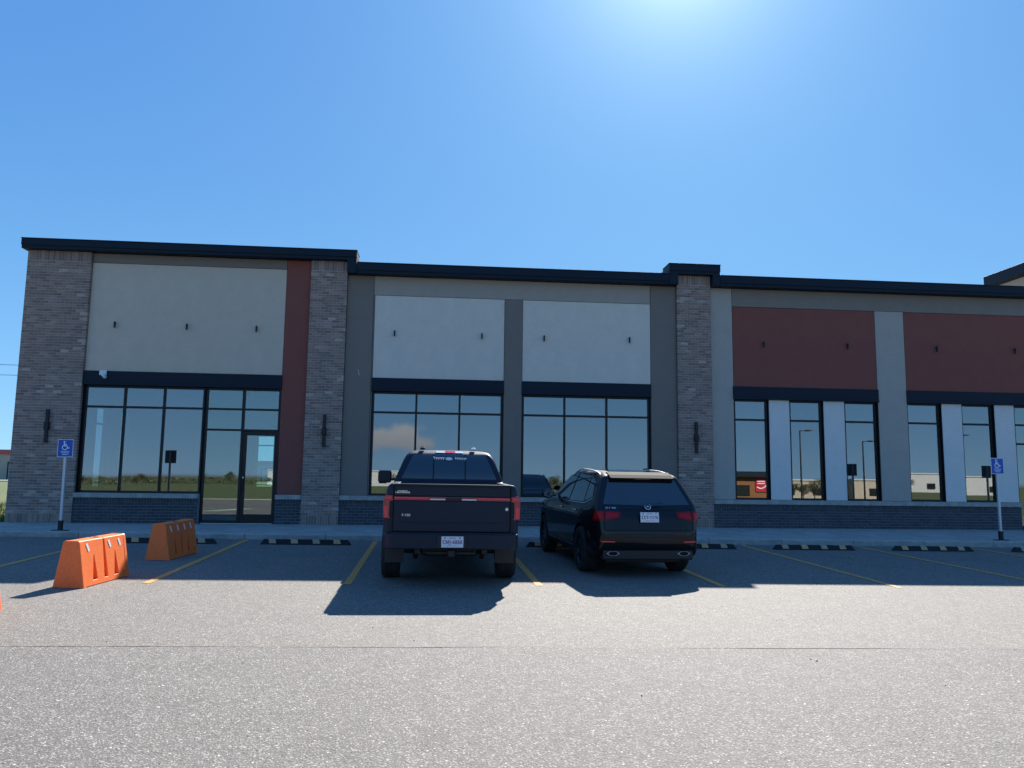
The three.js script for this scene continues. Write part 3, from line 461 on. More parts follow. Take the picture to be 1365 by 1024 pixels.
function wheel(parent, x, y, z, rad, w, spokes) {
  const g = new THREE.Group(); g.name = 'wheel'; parent.add(g); g.position.set(x, y, z); g.rotation.z = x > 0 ? -Math.PI / 2 : Math.PI / 2;
  const ri = rad * 0.66; part('tyre', lathe([[ri, -w * 0.42], [rad * 0.8, -w * 0.5], [rad * 0.93, -w * 0.49], [rad * 0.985, -w * 0.40], [rad, -w * 0.3], [rad, -w * 0.07], [rad * 0.978, -w * 0.06], [rad * 0.978, -w * 0.03], [rad, -w * 0.02], [rad, w * 0.12], [rad * 0.978, w * 0.13], [rad * 0.978, w * 0.16], [rad, w * 0.17], [rad, w * 0.3], [rad * 0.985, w * 0.4], [rad * 0.93, w * 0.49], [rad * 0.8, w * 0.5], [ri, w * 0.42]], 56), M.rubber, g);
  const rim = [lathe([[ri + 0.004, w * 0.41], [ri - 0.012, w * 0.43], [ri - 0.03, w * 0.2], [ri - 0.03, -w * 0.4], [0.0, -w * 0.4]], 48), lathe([[0.0, w * 0.36], [0.06, w * 0.36], [0.075, w * 0.3], [0.075, w * 0.1]], 24)];
  for (let k = 0; k < spokes; k++) { const s = rb(-0.028, 0.028, w * 0.24, w * 0.36, 0.05, ri - 0.012, 0.01); s.rotateY(k * 2 * Math.PI / spokes); rim.push(s); }
  part('rim', rim, M.rim, g); const d = cyl(ri * 0.72, ri * 0.72, 0.02, 32); d.translate(0, w * 0.02, 0); part('brake_disc', d, M.steel, g);
  return g;
}
M.rubber = std({ color: lin(0.016, 0.016, 0.017), roughness: 0.88 });
M.rim = phys({ color: lin(0.03, 0.03, 0.033), roughness: 0.3, metalness: 0.8 });
M.autoglass = phys({ color: lin(0.010, 0.013, 0.016), roughness: 0.03, ior: 1.6, clearcoat: 1, clearcoatRoughness: 0.02 });
M.truckpaint = phys({ color: lin(0.015, 0.025, 0.040), roughness: 0.5, metalness: 0.0, specularIntensity: 0.15, clearcoat: 0.22, clearcoatRoughness: 0.08 });
M.suvpaint = phys({ color: lin(0.003, 0.004, 0.006), roughness: 0.5, metalness: 0.0, specularIntensity: 0.2, clearcoat: 0.6, clearcoatRoughness: 0.04 });
M.spoilerpaint = phys({ color: lin(0.004, 0.005, 0.007), roughness: 0.8, specularIntensity: 0.25 });
M.rail = std({ color: lin(0.6, 0.6, 0.61), roughness: 0.35, metalness: 0.25 });
M.blackplastic = std({ color: lin(0.014, 0.014, 0.015), roughness: 0.6 });
M.seamblack = std({ color: lin(0.003, 0.003, 0.003), roughness: 0.9 });
M.chrome = std({ color: lin(0.75, 0.76, 0.78), roughness: 0.14, metalness: 1 });
M.satin = std({ color: lin(0.62, 0.63, 0.65), roughness: 0.35, metalness: 0.6 });
M.satindark = std({ color: lin(0.30, 0.30, 0.31), roughness: 0.35, metalness: 0.7 });
M.redlens = phys({ color: lin(0.72, 0.022, 0.05), roughness: 0.15, clearcoat: 1, clearcoatRoughness: 0.05 });
M.reddark = phys({ color: lin(0.30, 0.010, 0.024), roughness: 0.2, clearcoat: 1, clearcoatRoughness: 0.05 });
M.suvlens = phys({ color: lin(0.36, 0.006, 0.012), roughness: 0.3, specularIntensity: 0.3, clearcoat: 0.3, clearcoatRoughness: 0.05 }); M.suvlensdark = phys({ color: lin(0.16, 0.004, 0.008), roughness: 0.3, specularIntensity: 0.3, clearcoat: 0.3, clearcoatRoughness: 0.05 });
M.whitelens = phys({ color: lin(0.75, 0.75, 0.76), roughness: 0.2, clearcoat: 1 });
M.flap = std({ color: lin(0.045, 0.042, 0.040), roughness: 0.85 });
M.metaldark = std({ color: lin(0.035, 0.035, 0.035), roughness: 0.6, metalness: 0.5 });
M.whitevinyl = std({ color: lin(0.75, 0.76, 0.78), roughness: 0.5 });
const font = await new FontLoader().loadAsync('fonts/droid/droid_sans_bold.typeface.json');
function text(str, size, depth = 0.002) { const g = new TextGeometry(str, { font, size, depth, curveSegments: 4, bevelEnabled: false }); g.computeBoundingBox(); const b = g.boundingBox; g.translate(-(b.min.x + b.max.x) / 2, -(b.min.y + b.max.y) / 2, 0); return g; }
function plate(parent, x, y, z, str, tilt = 0) {       // number plate printed as flat lettering
  const c = document.createElement('canvas'); c.width = 512; c.height = 256; const k = c.getContext('2d');
  k.fillStyle = '#d9dbdf'; k.fillRect(0, 0, 512, 256); k.fillStyle = '#b8354a'; k.textAlign = 'center'; k.font = 'bold 46px sans-serif'; k.fillText('Alberta', 256, 50); k.font = 'bold 118px sans-serif'; k.fillStyle = '#5b2a4a'; k.fillText(str, 256, 172, 470); k.font = '30px sans-serif'; k.fillStyle = '#7a4a5c'; k.fillText('Wild Rose Country', 256, 232); k.fillStyle = '#b04458'; k.fillRect(60, 14, 34, 34); k.fillRect(418, 14, 34, 34);
  const t = new THREE.CanvasTexture(c); t.colorSpace = THREE.SRGBColorSpace;
  const o = part('number_plate', rb(-0.152, 0.152, -0.076, 0.076, -0.004, 0, 0.003), M.satin, parent); o.position.set(x, y, z); o.rotation.x = tilt;
  const g = new THREE.PlaneGeometry(0.298, 0.146); g.translate(0, 0, 0.0015); part('plate_print', g, std({ map: t, roughness: 0.5 }), o);
}
const slope = (o, x, z, turn) => { o.position.set(x, lotY(x, z), z); o.rotation.set(0, 0, 0); const n = new THREE.Vector3(0.005, 1, 0.021).normalize(); o.quaternion.setFromUnitVectors(new THREE.Vector3(0, 1, 0), n).multiply(new THREE.Quaternion().setFromAxisAngle(new THREE.Vector3(0, 1, 0), turn)); };

// ---------------------------------------------------------------- pickup truck (rear axle at the origin, tail towards +z)
{
  const t = thing('pickup_truck', 'dark grey crew cab pickup truck with a red light bar across the tailgate', 'pickup truck'); slope(t, 0.165, 8.93, 1.0 * R);
  const arch = (d, x, y, z) => { let c = d; for (const az of [0, -3.69]) { const q = Math.hypot(z - az, y - 0.42) - 0.49, s = Math.max(q, 0.60 - Math.abs(x)); c = Math.max(c, -s); }
    const bed = Math.max(Math.abs(x) - 0.76, -0.55 - z, z - 1.06, 0.92 - y); return Math.max(c, -bed); };
  const f = hull(
    [[1.02, 0.60], [1.13, 0.66], [1.15, 0.9], [1.15, 1.36], [1.12, 1.435, 1], [-0.60, 1.425, 1], [-0.66, 1.44, 1], [-0.69, 1.60], [-0.82, 1.86], [-1.0, 1.935], [-1.8, 1.965], [-2.3, 1.93], [-2.62, 1.80], [-3.2, 1.37], [-3.35, 1.33], [-4.2, 1.25], [-4.55, 1.12], [-4.66, 0.85], [-4.64, 0.52], [-4.4, 0.40], [-2.5, 0.42], [0.5, 0.48]],
    [[0, 0.36], [0.82, 0.36], [0.93, 0.50], [0.985, 0.72], [0.995, 1.0], [0.972, 1.22], [0.925, 1.35], [0.885, 1.44], [0.85, 1.52], [0.71, 1.87], [0.62, 1.945], [0.35, 1.97], [0, 1.975]],
    [[1.16, 0.80], [1.14, 0.93], [0.9, 0.965], [0.2, 0.995], [-3.7, 0.995], [-4.25, 0.95], [-4.5, 0.84], [-4.64, 0.62], [-4.68, 0.3]], 0.05, arch);
  part('body', nets(f, [-1.06, 0.3, -4.76], [1.06, 2.04, 1.24], 0.025), M.truckpaint, t);
  // cab glass
  part('rear_window', skin(f, 'z+', [[-0.60, 1.85], [-0.3, 1.872], [0, 1.878], [0.3, 1.872], [0.60, 1.85]], [[-0.775, 1.47], [0.775, 1.47]], 0.006, 30, 14), M.autoglass, t);
  for (const x of [-0.27, 0.25]) part('window_divider', skin(f, 'z+', [[x, 1.872], [x + 0.018, 1.872]], [[x, 1.47], [x + 0.018, 1.47]], 0.009, 1, 12), M.seamblack, t);
  part('windshield', skin(f, 'z-', [[-0.62, 1.84], [0, 1.88], [0.62, 1.84]], [[-0.80, 1.42], [0, 1.39], [0.80, 1.42]], 0.006, 24, 12), M.autoglass, t);
  for (const s of ['x-', 'x+']) {
    part('side_window', skin(f, s, [[-1.70, 1.86], [-1.05, 1.85], [-0.85, 1.78]], [[-1.70, 1.42], [-0.78, 1.46]], 0.005), M.autoglass, t);
    part('side_window', skin(f, s, [[-2.42, 1.80], [-1.80, 1.87]], [[-2.98, 1.40], [-1.80, 1.42]], 0.005), M.autoglass, t);
    for (const z of [-0.74, -1.75, -2.95]) part('door_seam', skin(f, s, [[z, 1.40], [z + 0.012, 1.40]], [[z, 0.55], [z + 0.012, 0.55]], 0.003, 1, 30), M.seamblack, t);
    for (const z of [-0.98, -2.0]) { const x = (s === 'x-' ? -1 : 1); part('door_handle', rb(x * 1.0 - 0.02, x * 1.0 + 0.02, 1.20, 1.235, z - 0.11, z + 0.11, 0.012), M.truckpaint, t); }
    const x = s === 'x-' ? -1 : 1, g = new THREE.Group(); g.name = 'mirror'; g.position.set(x * 0.94, 1.36, -2.72); t.add(g);
    part('housing', rb(x > 0 ? 0.08 : -0.33, x > 0 ? 0.33 : -0.08, -0.02, 0.21, -0.09, 0.06, 0.045, 4), M.truckpaint, g); part('mirror_arm', rb(x > 0 ? -0.06 : -0.12, x > 0 ? 0.12 : 0.06, 0.02, 0.07, -0.05, 0.02, 0.015), M.blackplastic, g); part('mirror_glass', rb(x > 0 ? 0.10 : -0.31, x > 0 ? 0.31 : -0.10, 0.0, 0.19, 0.0605, 0.064, 0.001), M.blackplastic, g); if (x > 0) { g.rotation.y = 1.25; g.position.set(0.90, 1.36, -2.60); }
  }
  // third brake light and roof fittings
  part('brake_light', skin(f, 'z+', [[-0.07, 1.925], [0.09, 1.925]], [[-0.07, 1.888], [0.09, 1.888]], 0.012, 10, 4), M.redlens, t);
  for (const [a, b] of [[-0.225, -0.075], [0.095, 0.225]]) part('cargo_light', skin(f, 'z+', [[a, 1.922], [b, 1.922]], [[a, 1.89], [b, 1.89]], 0.011, 8, 4), M.whitelens, t);
  for (const x of [-0.45, 0.40]) part('roof_mount', [rb(x - 0.04, x + 0.04, 1.945, 1.985, -1.12, -0.98, 0.012), rb(x - 0.025, x + 0.025, 1.98, 2.0, -1.09, -1.01, 0.006)], x < 0 ? M.blackplastic : M.satin, t);
  // window decal: two script words and an oval
  const scr = (x, n, k) => tube(Array.from({ length: n * 8 + 1 }, (_, i) => { const u = i / (n * 8), a = i * Math.PI / 4; return [x + u * n * 0.038 + 0.011 * Math.sin(a + k), (0.011 + 0.013 * Math.abs(Math.sin(i * 0.37 + k))) * Math.cos(a) + (i < 6 ? 0.012 : 0), 0]; }), 0.004, n * 40, 5);
  const decal = new THREE.Group(); decal.name = 'window_decal'; decal.position.set(0.0, 1.80, -0.765); decal.rotation.x = -0.43; t.add(decal);
  part('script_word', scr(-0.27, 5, 0.4), M.whitevinyl, decal); part('script_word', scr(0.085, 5, 1.2), M.whitevinyl, decal); { const o = new THREE.CylinderGeometry(0.045, 0.045, 0.004, 28); o.rotateX(Math.PI / 2); o.scale(1.25, 0.62, 1); o.translate(-0.01, 0, 0); part('oval', o, M.whitevinyl, decal); }
  // tailgate
  const gate = part('tailgate', [rb(-0.812, 0.812, 0.775, 1.205, 1.12, 1.172, 0.018, 3), rb(-0.812, 0.812, 1.262, 1.425, 1.12, 1.165, 0.02, 3)], M.truckpaint, t);
  part('gate_lip', rb(-0.815, 0.815, 1.405, 1.438, 1.09, 1.195, 0.012, 3), M.truckpaint, gate);
  part('gate_crease', rb(-0.70, 0.70, 0.90, 0.912, 1.165, 1.180, 0.005), M.truckpaint, gate);
  part('light_bar', rb(-0.815, 0.815, 1.207, 1.260, 1.12, 1.160, 0.006), M.reddark, gate);
  for (const s of [-1, 1]) { part('light_strip', rb(s < 0 ? -0.80 : 0.34, s < 0 ? -0.34 : 0.80, 1.226, 1.254, 1.155, 1.170, 0.006), M.redlens, gate); part('satin_bar', rb(s < 0 ? -0.315 : 0.13, s < 0 ? -0.10 : 0.335, 1.214, 1.236, 1.155, 1.178, 0.006), M.satin, gate); part('gate_gap', rb(s < 0 ? -0.828 : 0.816, s < 0 ? -0.816 : 0.828, 0.77, 1.43, 1.12, 1.158, 0.002), M.seamblack, gate); }
  part('gate_handle', rb(-0.095, 0.125, 1.212, 1.252, 1.155, 1.172, 0.008), M.blackplastic, gate);
  { const a = text('LIGHTNING', 0.026); a.translate(-0.695, 1.318, 1.166); part('badge', a, M.chrome, gate); const b = text('F-150', 0.034); b.translate(-0.64, 1.005, 1.173); part('badge', b, M.satin, gate); const o = cyl(0.022, 0.022, 0.006, 20); o.rotateX(Math.PI / 2); o.scale(1, 1, 1); o.translate(0.765, 1.10, 1.174); part('gate_lock', o, M.satin, gate);
    const sw = rb(-0.765, -0.63, 1.335, 1.343, 1.165, 1.168, 0.001); part('badge', sw, M.satin, gate); }
  // tail lamps
  for (const s of [-1, 1]) {
    const sh = new THREE.Shape([[0.872, 0.955], [0.950, 0.965], [0.953, 1.23], [0.925, 1.275], [0.838, 1.268], [0.835, 1.205], [0.878, 1.195], [0.880, 1.0]].map(([x, y]) => new THREE.Vector2(s * x, y)));
    const g = new THREE.ExtrudeGeometry(sh, { depth: 0.10, bevelEnabled: true, bevelSize: 0.008, bevelThickness: 0.008, bevelSegments: 2 }); g.translate(0, 0, 1.05); const l = part('tail_lamp', g, M.reddark, t);
    part('lamp_core', rb(s < 0 ? -0.946 : 0.892, s < 0 ? -0.892 : 0.946, 0.965, 1.13, 1.155, 1.166, 0.006), M.redlens, l); part('lamp_core', rb(s < 0 ? -0.94 : 0.845, s < 0 ? -0.845 : 0.94, 1.215, 1.258, 1.155, 1.166, 0.006), M.redlens, l);
  }
  // bumper
  const bs = new THREE.Shape(); bs.moveTo(-0.90, 0); bs.lineTo(-0.92, 0.06); bs.quadraticCurveTo(-0.91, 0.14, -0.80, 0.175); bs.quadraticCurveTo(0, 0.215, 0.80, 0.175); bs.quadraticCurveTo(0.91, 0.14, 0.92, 0.06); bs.lineTo(0.90, 0); bs.closePath();
  const bg = new THREE.ExtrudeGeometry(bs, { depth: 0.17, bevelEnabled: true, bevelSize: 0.018, bevelThickness: 0.02, bevelSegments: 3, curveSegments: 16 }); bg.rotateX(Math.PI / 2); bg.translate(0, 0.735, 1.05);
  const bump = part('rear_bumper', bg, M.truckpaint, t); part('step_pad', rb(-0.84, 0.84, 0.752, 0.768, 1.06, 1.22, 0.006), M.blackplastic, bump); part('plate_recess', rb(-0.20, 0.20, 0.565, 0.735, 1.23, 1.284, 0.006), M.blackplastic, bump);
  for (const s of [-1, 1]) { const q = cyl(0.016, 0.016, 0.012, 14); q.rotateX(Math.PI / 2); q.translate(s * 0.46, 0.66, 1.276); part('parking_sensor', q, M.blackplastic, bump); }
  plate(t, 0.008, 0.652, 1.29, 'CMJ-6888');
  // underside
  part('hitch_receiver', [rb(-0.34, 0.34, 0.455, 0.50, 1.02, 1.09, 0.01), rb(-0.045, 0.045, 0.44, 0.53, 0.9, 1.22, 0.008)], M.metaldark, t);
  part('skid_plate', [rb(-0.55, 0.55, 0.36, 0.42, -3.2, -0.6, 0.02), rb(-0.42, 0.42, 0.34, 0.52, -0.2, 0.28, 0.05)], M.metaldark, t);
  { const c = cyl(0.055, 0.055, 1.5, 16); c.rotateZ(Math.PI / 2); c.translate(0, 0.41, 0); part('rear_axle', c, M.metaldark, t); }
  for (const s of [-1, 1]) { part('frame_rail', rb(s * 0.47 - 0.04, s * 0.47 + 0.04, 0.46, 0.60, -3.9, 1.06, 0.01), M.metaldark, t); part('mud_flap', rb(s < 0 ? -0.945 : 0.665, s < 0 ? -0.665 : 0.945, 0.275, 0.60, 0.505, 0.52, 0.006), M.flap, t); part('shock_absorber', (() => { const c = cyl(0.035, 0.035, 0.4, 12); c.rotateX(0.5); c.translate(s * 0.5, 0.48, 0.2); return c; })(), M.metaldark, t); }
  for (const z of [0, -3.69]) for (const s of [-1, 1]) wheel(t, s * 0.868, 0.405, z, 0.405, 0.275, 6);
}

// ---------------------------------------------------------------- black sport utility vehicle
{
  const t = thing('suv', 'black five door sport utility vehicle with roof rails parked next to the pickup', 'suv'); slope(t, 3.228, 8.08, 4.4 * R); t.scale.set(1, 1.03, 1);
  const arch = (d, x, y, z) => { let c = d; for (const az of [0, -2.87]) { const q = Math.hypot(z - az, y - 0.36) - 0.405, s = Math.max(q, 0.64 - Math.abs(x)); c = Math.max(c, -s); } return c; };
  const f = hull(
    [[0.70, 0.30], [0.84, 0.36], [0.925, 0.50], [0.94, 0.66], [0.90, 0.80], [0.875, 0.93], [0.80, 1.06], [0.62, 1.30], [0.50, 1.47], [0.45, 1.545], [0.25, 1.60], [-0.3, 1.632], [-0.9, 1.64], [-1.35, 1.60], [-1.75, 1.45], [-2.35, 1.12], [-2.55, 1.06], [-3.2, 0.98], [-3.55, 0.86], [-3.70, 0.66], [-3.68, 0.40], [-3.5, 0.25], [-2.6, 0.24], [0.3, 0.26]],
    [[0, 0.20], [0.76, 0.20], [0.87, 0.32], [0.915, 0.50], [0.93, 0.70], [0.925, 0.86], [0.885, 1.01], [0.84, 1.08], [0.80, 1.18], [0.665, 1.50], [0.59, 1.59], [0.40, 1.64], [0, 1.66]],
    [[0.96, 0.45], [0.945, 0.66], [0.88, 0.80], [0.66, 0.88], [0.2, 0.915], [-2.9, 0.93], [-3.3, 0.88], [-3.58, 0.70], [-3.70, 0.42]], 0.07, arch);
  part('body', nets(f, [-1.02, 0.16, -3.8], [1.02, 1.72, 1.04], 0.024), M.suvpaint, t);
  part('rear_window', skin(f, 'z+', [[-0.56, 1.48], [0, 1.495], [0.56, 1.48]], [[-0.715, 1.10], [0, 1.085], [0.715, 1.10]], 0.005, 26, 14), M.autoglass, t);
  part('windshield', skin(f, 'z-', [[-0.55, 1.53], [0, 1.56], [0.55, 1.53]], [[-0.76, 1.10], [0, 1.08], [0.76, 1.10]], 0.005, 24, 12), M.autoglass, t);
  part('glass_roof', skin(f, 'y+', [[-0.44, -1.25], [0.44, -1.25]], [[-0.44, 0.20], [0.44, 0.20]], 0.004, 16, 24), M.autoglass, t);
  part('spoiler', (() => { const s = new THREE.Shape([[0.28, 1.535], [0.545, 1.485], [0.555, 1.500], [0.46, 1.542], [0.30, 1.585]].map((q) => new THREE.Vector2(...q))); const g = new THREE.ExtrudeGeometry(s, { depth: 1.06, bevelEnabled: true, bevelSize: 0.01, bevelThickness: 0.01, bevelSegments: 2 }); g.rotateY(-Math.PI / 2); g.translate(0.53, 0, 0); return g; })(), M.spoilerpaint, t);
  part('brake_light', rb(-0.14, 0.14, 1.482, 1.494, 0.55, 0.562, 0.004), M.reddark, t);
  for (const s of ['x-', 'x+']) {
    const x = s === 'x-' ? -1 : 1;
    part('side_window', skin(f, s, [[-1.62, 1.47], [-1.0, 1.555]], [[-2.10, 1.11], [-1.0, 1.09]], 0.005, 20, 10), M.autoglass, t);
    part('side_window', skin(f, s, [[-0.92, 1.557], [-0.12, 1.525]], [[-0.92, 1.09], [0.02, 1.11]], 0.005, 20, 10), M.autoglass, t);
    part('quarter_window', skin(f, s, [[-0.06, 1.515], [0.28, 1.40]], [[0.06, 1.12], [0.44, 1.20]], 0.005, 12, 10), M.autoglass, t);
    part('window_trim', skin(f, s, [[-2.2, 1.095], [-1.0, 1.075], [0.1, 1.095], [0.48, 1.19]], [[-2.2, 1.083], [-1.0, 1.062], [0.1, 1.081], [0.49, 1.172]], 0.007, 40, 1), M.chrome, t);
    part('window_trim', skin(f, s, [[-1.66, 1.485], [-1.0, 1.575], [-0.1, 1.545], [0.32, 1.41]], [[-1.66, 1.472], [-1.0, 1.563], [-0.1, 1.533], [0.32, 1.397]], 0.007, 40, 1), M.chrome, t);
    for (const z of [0.04, -0.96, -2.02]) part('door_seam', skin(f, s, [[z, 1.06], [z + 0.01, 1.06]], [[z - 0.02, 0.36], [z - 0.01, 0.36]], 0.003, 1, 24), M.seamblack, t);
    for (const z of [-0.28, -1.30]) { const p0 = rb(x * 0.925 - 0.015, x * 0.925 + 0.015, 0.945, 0.975, z - 0.10, z + 0.10, 0.012); part('door_handle', p0, M.chrome, t); }
    part('rocker_trim', skin(f, s, [[-2.42, 0.36], [-0.44, 0.36]], [[-2.42, 0.27], [-0.44, 0.27]], 0.012, 20, 4), M.blackplastic, t);
    part('rocker_trim', skin(f, s, [[-2.42, 0.385], [-0.44, 0.385]], [[-2.42, 0.372], [-0.44, 0.372]], 0.014, 20, 1), M.satin, t);
    // roof rails
    const rail = tube([[x * 0.625, 1.485, 0.34], [x * 0.605, 1.55, 0.20], [x * 0.595, 1.595, -0.15], [x * 0.59, 1.618, -0.7], [x * 0.59, 1.598, -1.2], [x * 0.615, 1.525, -1.45]], 0.014, 50, 8); part('roof_rail', rail, M.rail, t);
    const g = new THREE.Group(); g.name = 'mirror'; g.position.set(x * 0.90, 1.10, -1.92); t.add(g);
    part('housing', (() => { const q = new THREE.SphereGeometry(1, 20, 14); q.scale(0.115, 0.085, 0.075); q.translate(x * 0.13, 0.055, 0); return q; })(), M.suvpaint, g); part('mirror_arm', rb(x > 0 ? -0.04 : -0.08, x > 0 ? 0.08 : 0.04, 0.005, 0.035, -0.03, 0.03, 0.01), M.blackplastic, g); part('mirror_glass', (() => { const q = cyl(0.075, 0.075, 0.004, 22); q.rotateX(Math.PI / 2); q.scale(1.25, 0.85, 1); q.translate(x * 0.13, 0.055, 0.07); return q; })(), M.autoglass, g);
    // rear lamps, outer and hatch halves
    const lamp = part('tail_lamp', skin(f, 'z+', [[x * 0.845, 1.00], [x * 0.68, 1.005], [x * 0.45, 0.985]], [[x * 0.865, 0.855], [x * 0.70, 0.86], [x * 0.47, 0.905]], 0.010, 26, 8), M.suvlensdark, t);
    part('lamp_core', skin(f, 'z+', [[x * 0.69, 0.985], [x * 0.50, 0.970]], [[x * 0.70, 0.895], [x * 0.51, 0.915]], 0.013, 14, 4), M.suvlens, lamp);
    part('lamp_core', skin(f, 'z+', [[x * 0.835, 0.985], [x * 0.735, 0.99]], [[x * 0.85, 0.885], [x * 0.745, 0.895]], 0.013, 14, 4), M.suvlens, lamp);
    part('lamp_seam', skin(f, 'z+', [[x * 0.722, 1.06], [x * 0.714, 1.06]], [[x * 0.728, 0.72], [x * 0.72, 0.72]], 0.0145, 1, 16), M.seamblack, t);
    part('rear_reflector', skin(f, 'z+', [[x * 0.78, 0.562], [x * 0.56, 0.558]], [[x * 0.78, 0.542], [x * 0.56, 0.540]], 0.008, 12, 2), M.redlens, t);
    const ex = new THREE.TorusGeometry(0.05, 0.008, 8, 6); ex.scale(1.95, 0.72, 1); ex.translate(x * 0.58, 0.37, 0.885); part('exhaust_trim', ex, M.satindark, t);
    const ei = cyl(0.046, 0.046, 0.03, 24); ei.rotateX(Math.PI / 2); ei.scale(1.9, 0.75, 1); ei.translate(x * 0.58, 0.37, 0.872); part('exhaust_mouth', ei, M.seamblack, t);
  }
  part('hatch_seam', skin(f, 'z+', [[-0.72, 0.725], [0.72, 0.725]], [[-0.72, 0.714], [0.72, 0.714]], 0.003, 30, 1), M.seamblack, t);
  part('hatch_crease', skin(f, 'z+', [[-0.46, 1.035], [0.46, 1.035]], [[-0.46, 1.023], [0.46, 1.023]], 0.006, 30, 1), M.suvpaint, t);
  part('bumper_step', skin(f, 'z+', [[-0.76, 0.655], [0.76, 0.655]], [[-0.76, 0.632], [0.76, 0.632]], 0.014, 30, 2), M.blackplastic, t);
  part('bumper_strip', skin(f, 'z+', [[-0.42, 0.61], [0.42, 0.61]], [[-0.40, 0.565], [0.40, 0.565]], 0.006, 30, 2), M.blackplastic, t);
  part('diffuser', rb(-0.74, 0.74, 0.27, 0.44, 0.62, 0.872, 0.03, 3), M.blackplastic, t);
  plate(t, 0.0, 0.918, 0.925, 'CCT-1176', -0.12);
  // emblem: ring with a three pointed star
  const em = new THREE.Group(); em.name = 'emblem'; em.position.set(0, 1.075, 0.828); em.rotation.x = -0.55; t.add(em);
  part('emblem_ring', new THREE.TorusGeometry(0.048, 0.006, 8, 32), M.chrome, em); for (let k = 0; k < 3; k++) { const s = new THREE.Shape([[-0.008, 0], [0, 0.046], [0.008, 0]].map((q) => new THREE.Vector2(...q))); const g = new THREE.ExtrudeGeometry(s, { depth: 0.006, bevelEnabled: false }); g.rotateZ(k * 2 * Math.PI / 3); part('emblem_point', g, M.chrome, em); }
  { const a = text('GLC 300', 0.032); a.rotateX(-0.45); a.translate(-0.60, 1.045, 0.805); part('badge', a, M.chrome, t); const b = text('4MATIC', 0.026); b.rotateX(-0.45); b.translate(0.60, 1.045, 0.80); part('badge', b, M.chrome, t); }
  { const w = rb(-0.015, 0.30, 1.105, 1.12, 0.82, 0.835, 0.004); w.rotateZ(0.05); part('rear_wiper', w, M.blackplastic, t); }
  part('under_tray', rb(-0.62, 0.62, 0.20, 0.27, -3.3, 0.6, 0.02), M.blackplastic, t);
  for (const z of [0, -2.87]) for (const s of [-1, 1]) wheel(t, s * 0.785, 0.36, z, 0.36, 0.24, 10);
}

// ---------------------------------------------------------------- accessible parking signs
const signTex = (() => {
  const c = document.createElement('canvas'); c.width = 384; c.height = 448; const k = c.getContext('2d');
  k.fillStyle = '#dfe6f2'; k.fillRect(0, 0, 384, 448); k.fillStyle = '#1c4fae'; k.fillRect(14, 14, 356, 420);
  k.strokeStyle = '#eef3fb'; k.fillStyle = '#eef3fb'; k.lineWidth = 22; k.lineCap = 'round'; k.lineJoin = 'round';
  k.beginPath(); k.arc(158, 66, 22, 0, 7); k.fill();
  k.beginPath(); k.moveTo(158, 98); k.lineTo(166, 168); k.lineTo(228, 168); k.lineTo(256, 226); k.lineTo(286, 216); k.stroke();
  k.beginPath(); k.moveTo(162, 128); k.lineTo(214, 128); k.stroke();
  k.lineWidth = 20; k.beginPath(); k.arc(178, 202, 60, -0.15, Math.PI * 1.38); k.stroke();
  k.lineWidth = 13; for (const [y, a, b] of [[306, 84, 300], [344, 100, 284], [384, 128, 256]]) { k.beginPath(); for (let x = a; x < b; x += 24) { k.moveTo(x, y - 7); k.lineTo(x + 8, y + 7); k.moveTo(x + 13, y + 7); k.lineTo(x + 13, y - 7); } k.lineWidth = 8; k.stroke(); }
  const t = new THREE.CanvasTexture(c); t.colorSpace = THREE.SRGBColorSpace; return t;
})();
M.signface = std({ map: signTex, roughness: 0.4 }); M.galv = std({ color: lin(0.60, 0.60, 0.60), roughness: 0.45, metalness: 0.35 }); M.signback = std({ color: lin(0.30, 0.30, 0.30), roughness: 0.5, metalness: 0.6 });
function sign(x, z, label, lean) {
  const t = thing('accessible_parking_sign', label, 'parking sign', [x, walkY(x, z), z], 0, 'accessible parking signs along the sidewalk'); t.rotation.z = lean;
  part('base_plate', [rb(-0.17, 0.17, 0.001, 0.014, -0.07, 0.07, 0.004)], M.fitting, t);
  part('base_sleeve', rb(-0.042, 0.042, 0.01, 0.215, -0.042, 0.042, 0.008), M.fitting, t);
  part('post', [rb(-0.026, 0.026, 0.20, 1.90, -0.026, 0.026, 0.005)], M.galv, t);
  const p = part('sign_plate', rb(-0.165, 0.165, 1.575, 1.965, 0.028, 0.032, 0.002), M.signback, t); const g = new THREE.PlaneGeometry(0.328, 0.386); g.translate(0, 1.77, 0.0335); part('sign_print', g, M.signface, p);
  for (const y of [1.63, 1.91]) { const b = cyl(0.011, 0.011, 0.012, 10); b.rotateX(Math.PI / 2); b.translate(0, y, 0.036); part('bolt', b, M.steel, p); }
}
sign(-8.12, 3.24, 'blue accessible parking sign on a white post before the corner brick pillar', 0.008);
sign(13.46, 3.24, 'blue accessible parking sign on a leaning white post before a narrow white stucco panel', 0.004);
sign(18.1, 3.24, 'blue accessible parking sign before the taller block beyond the second entrance', 0);

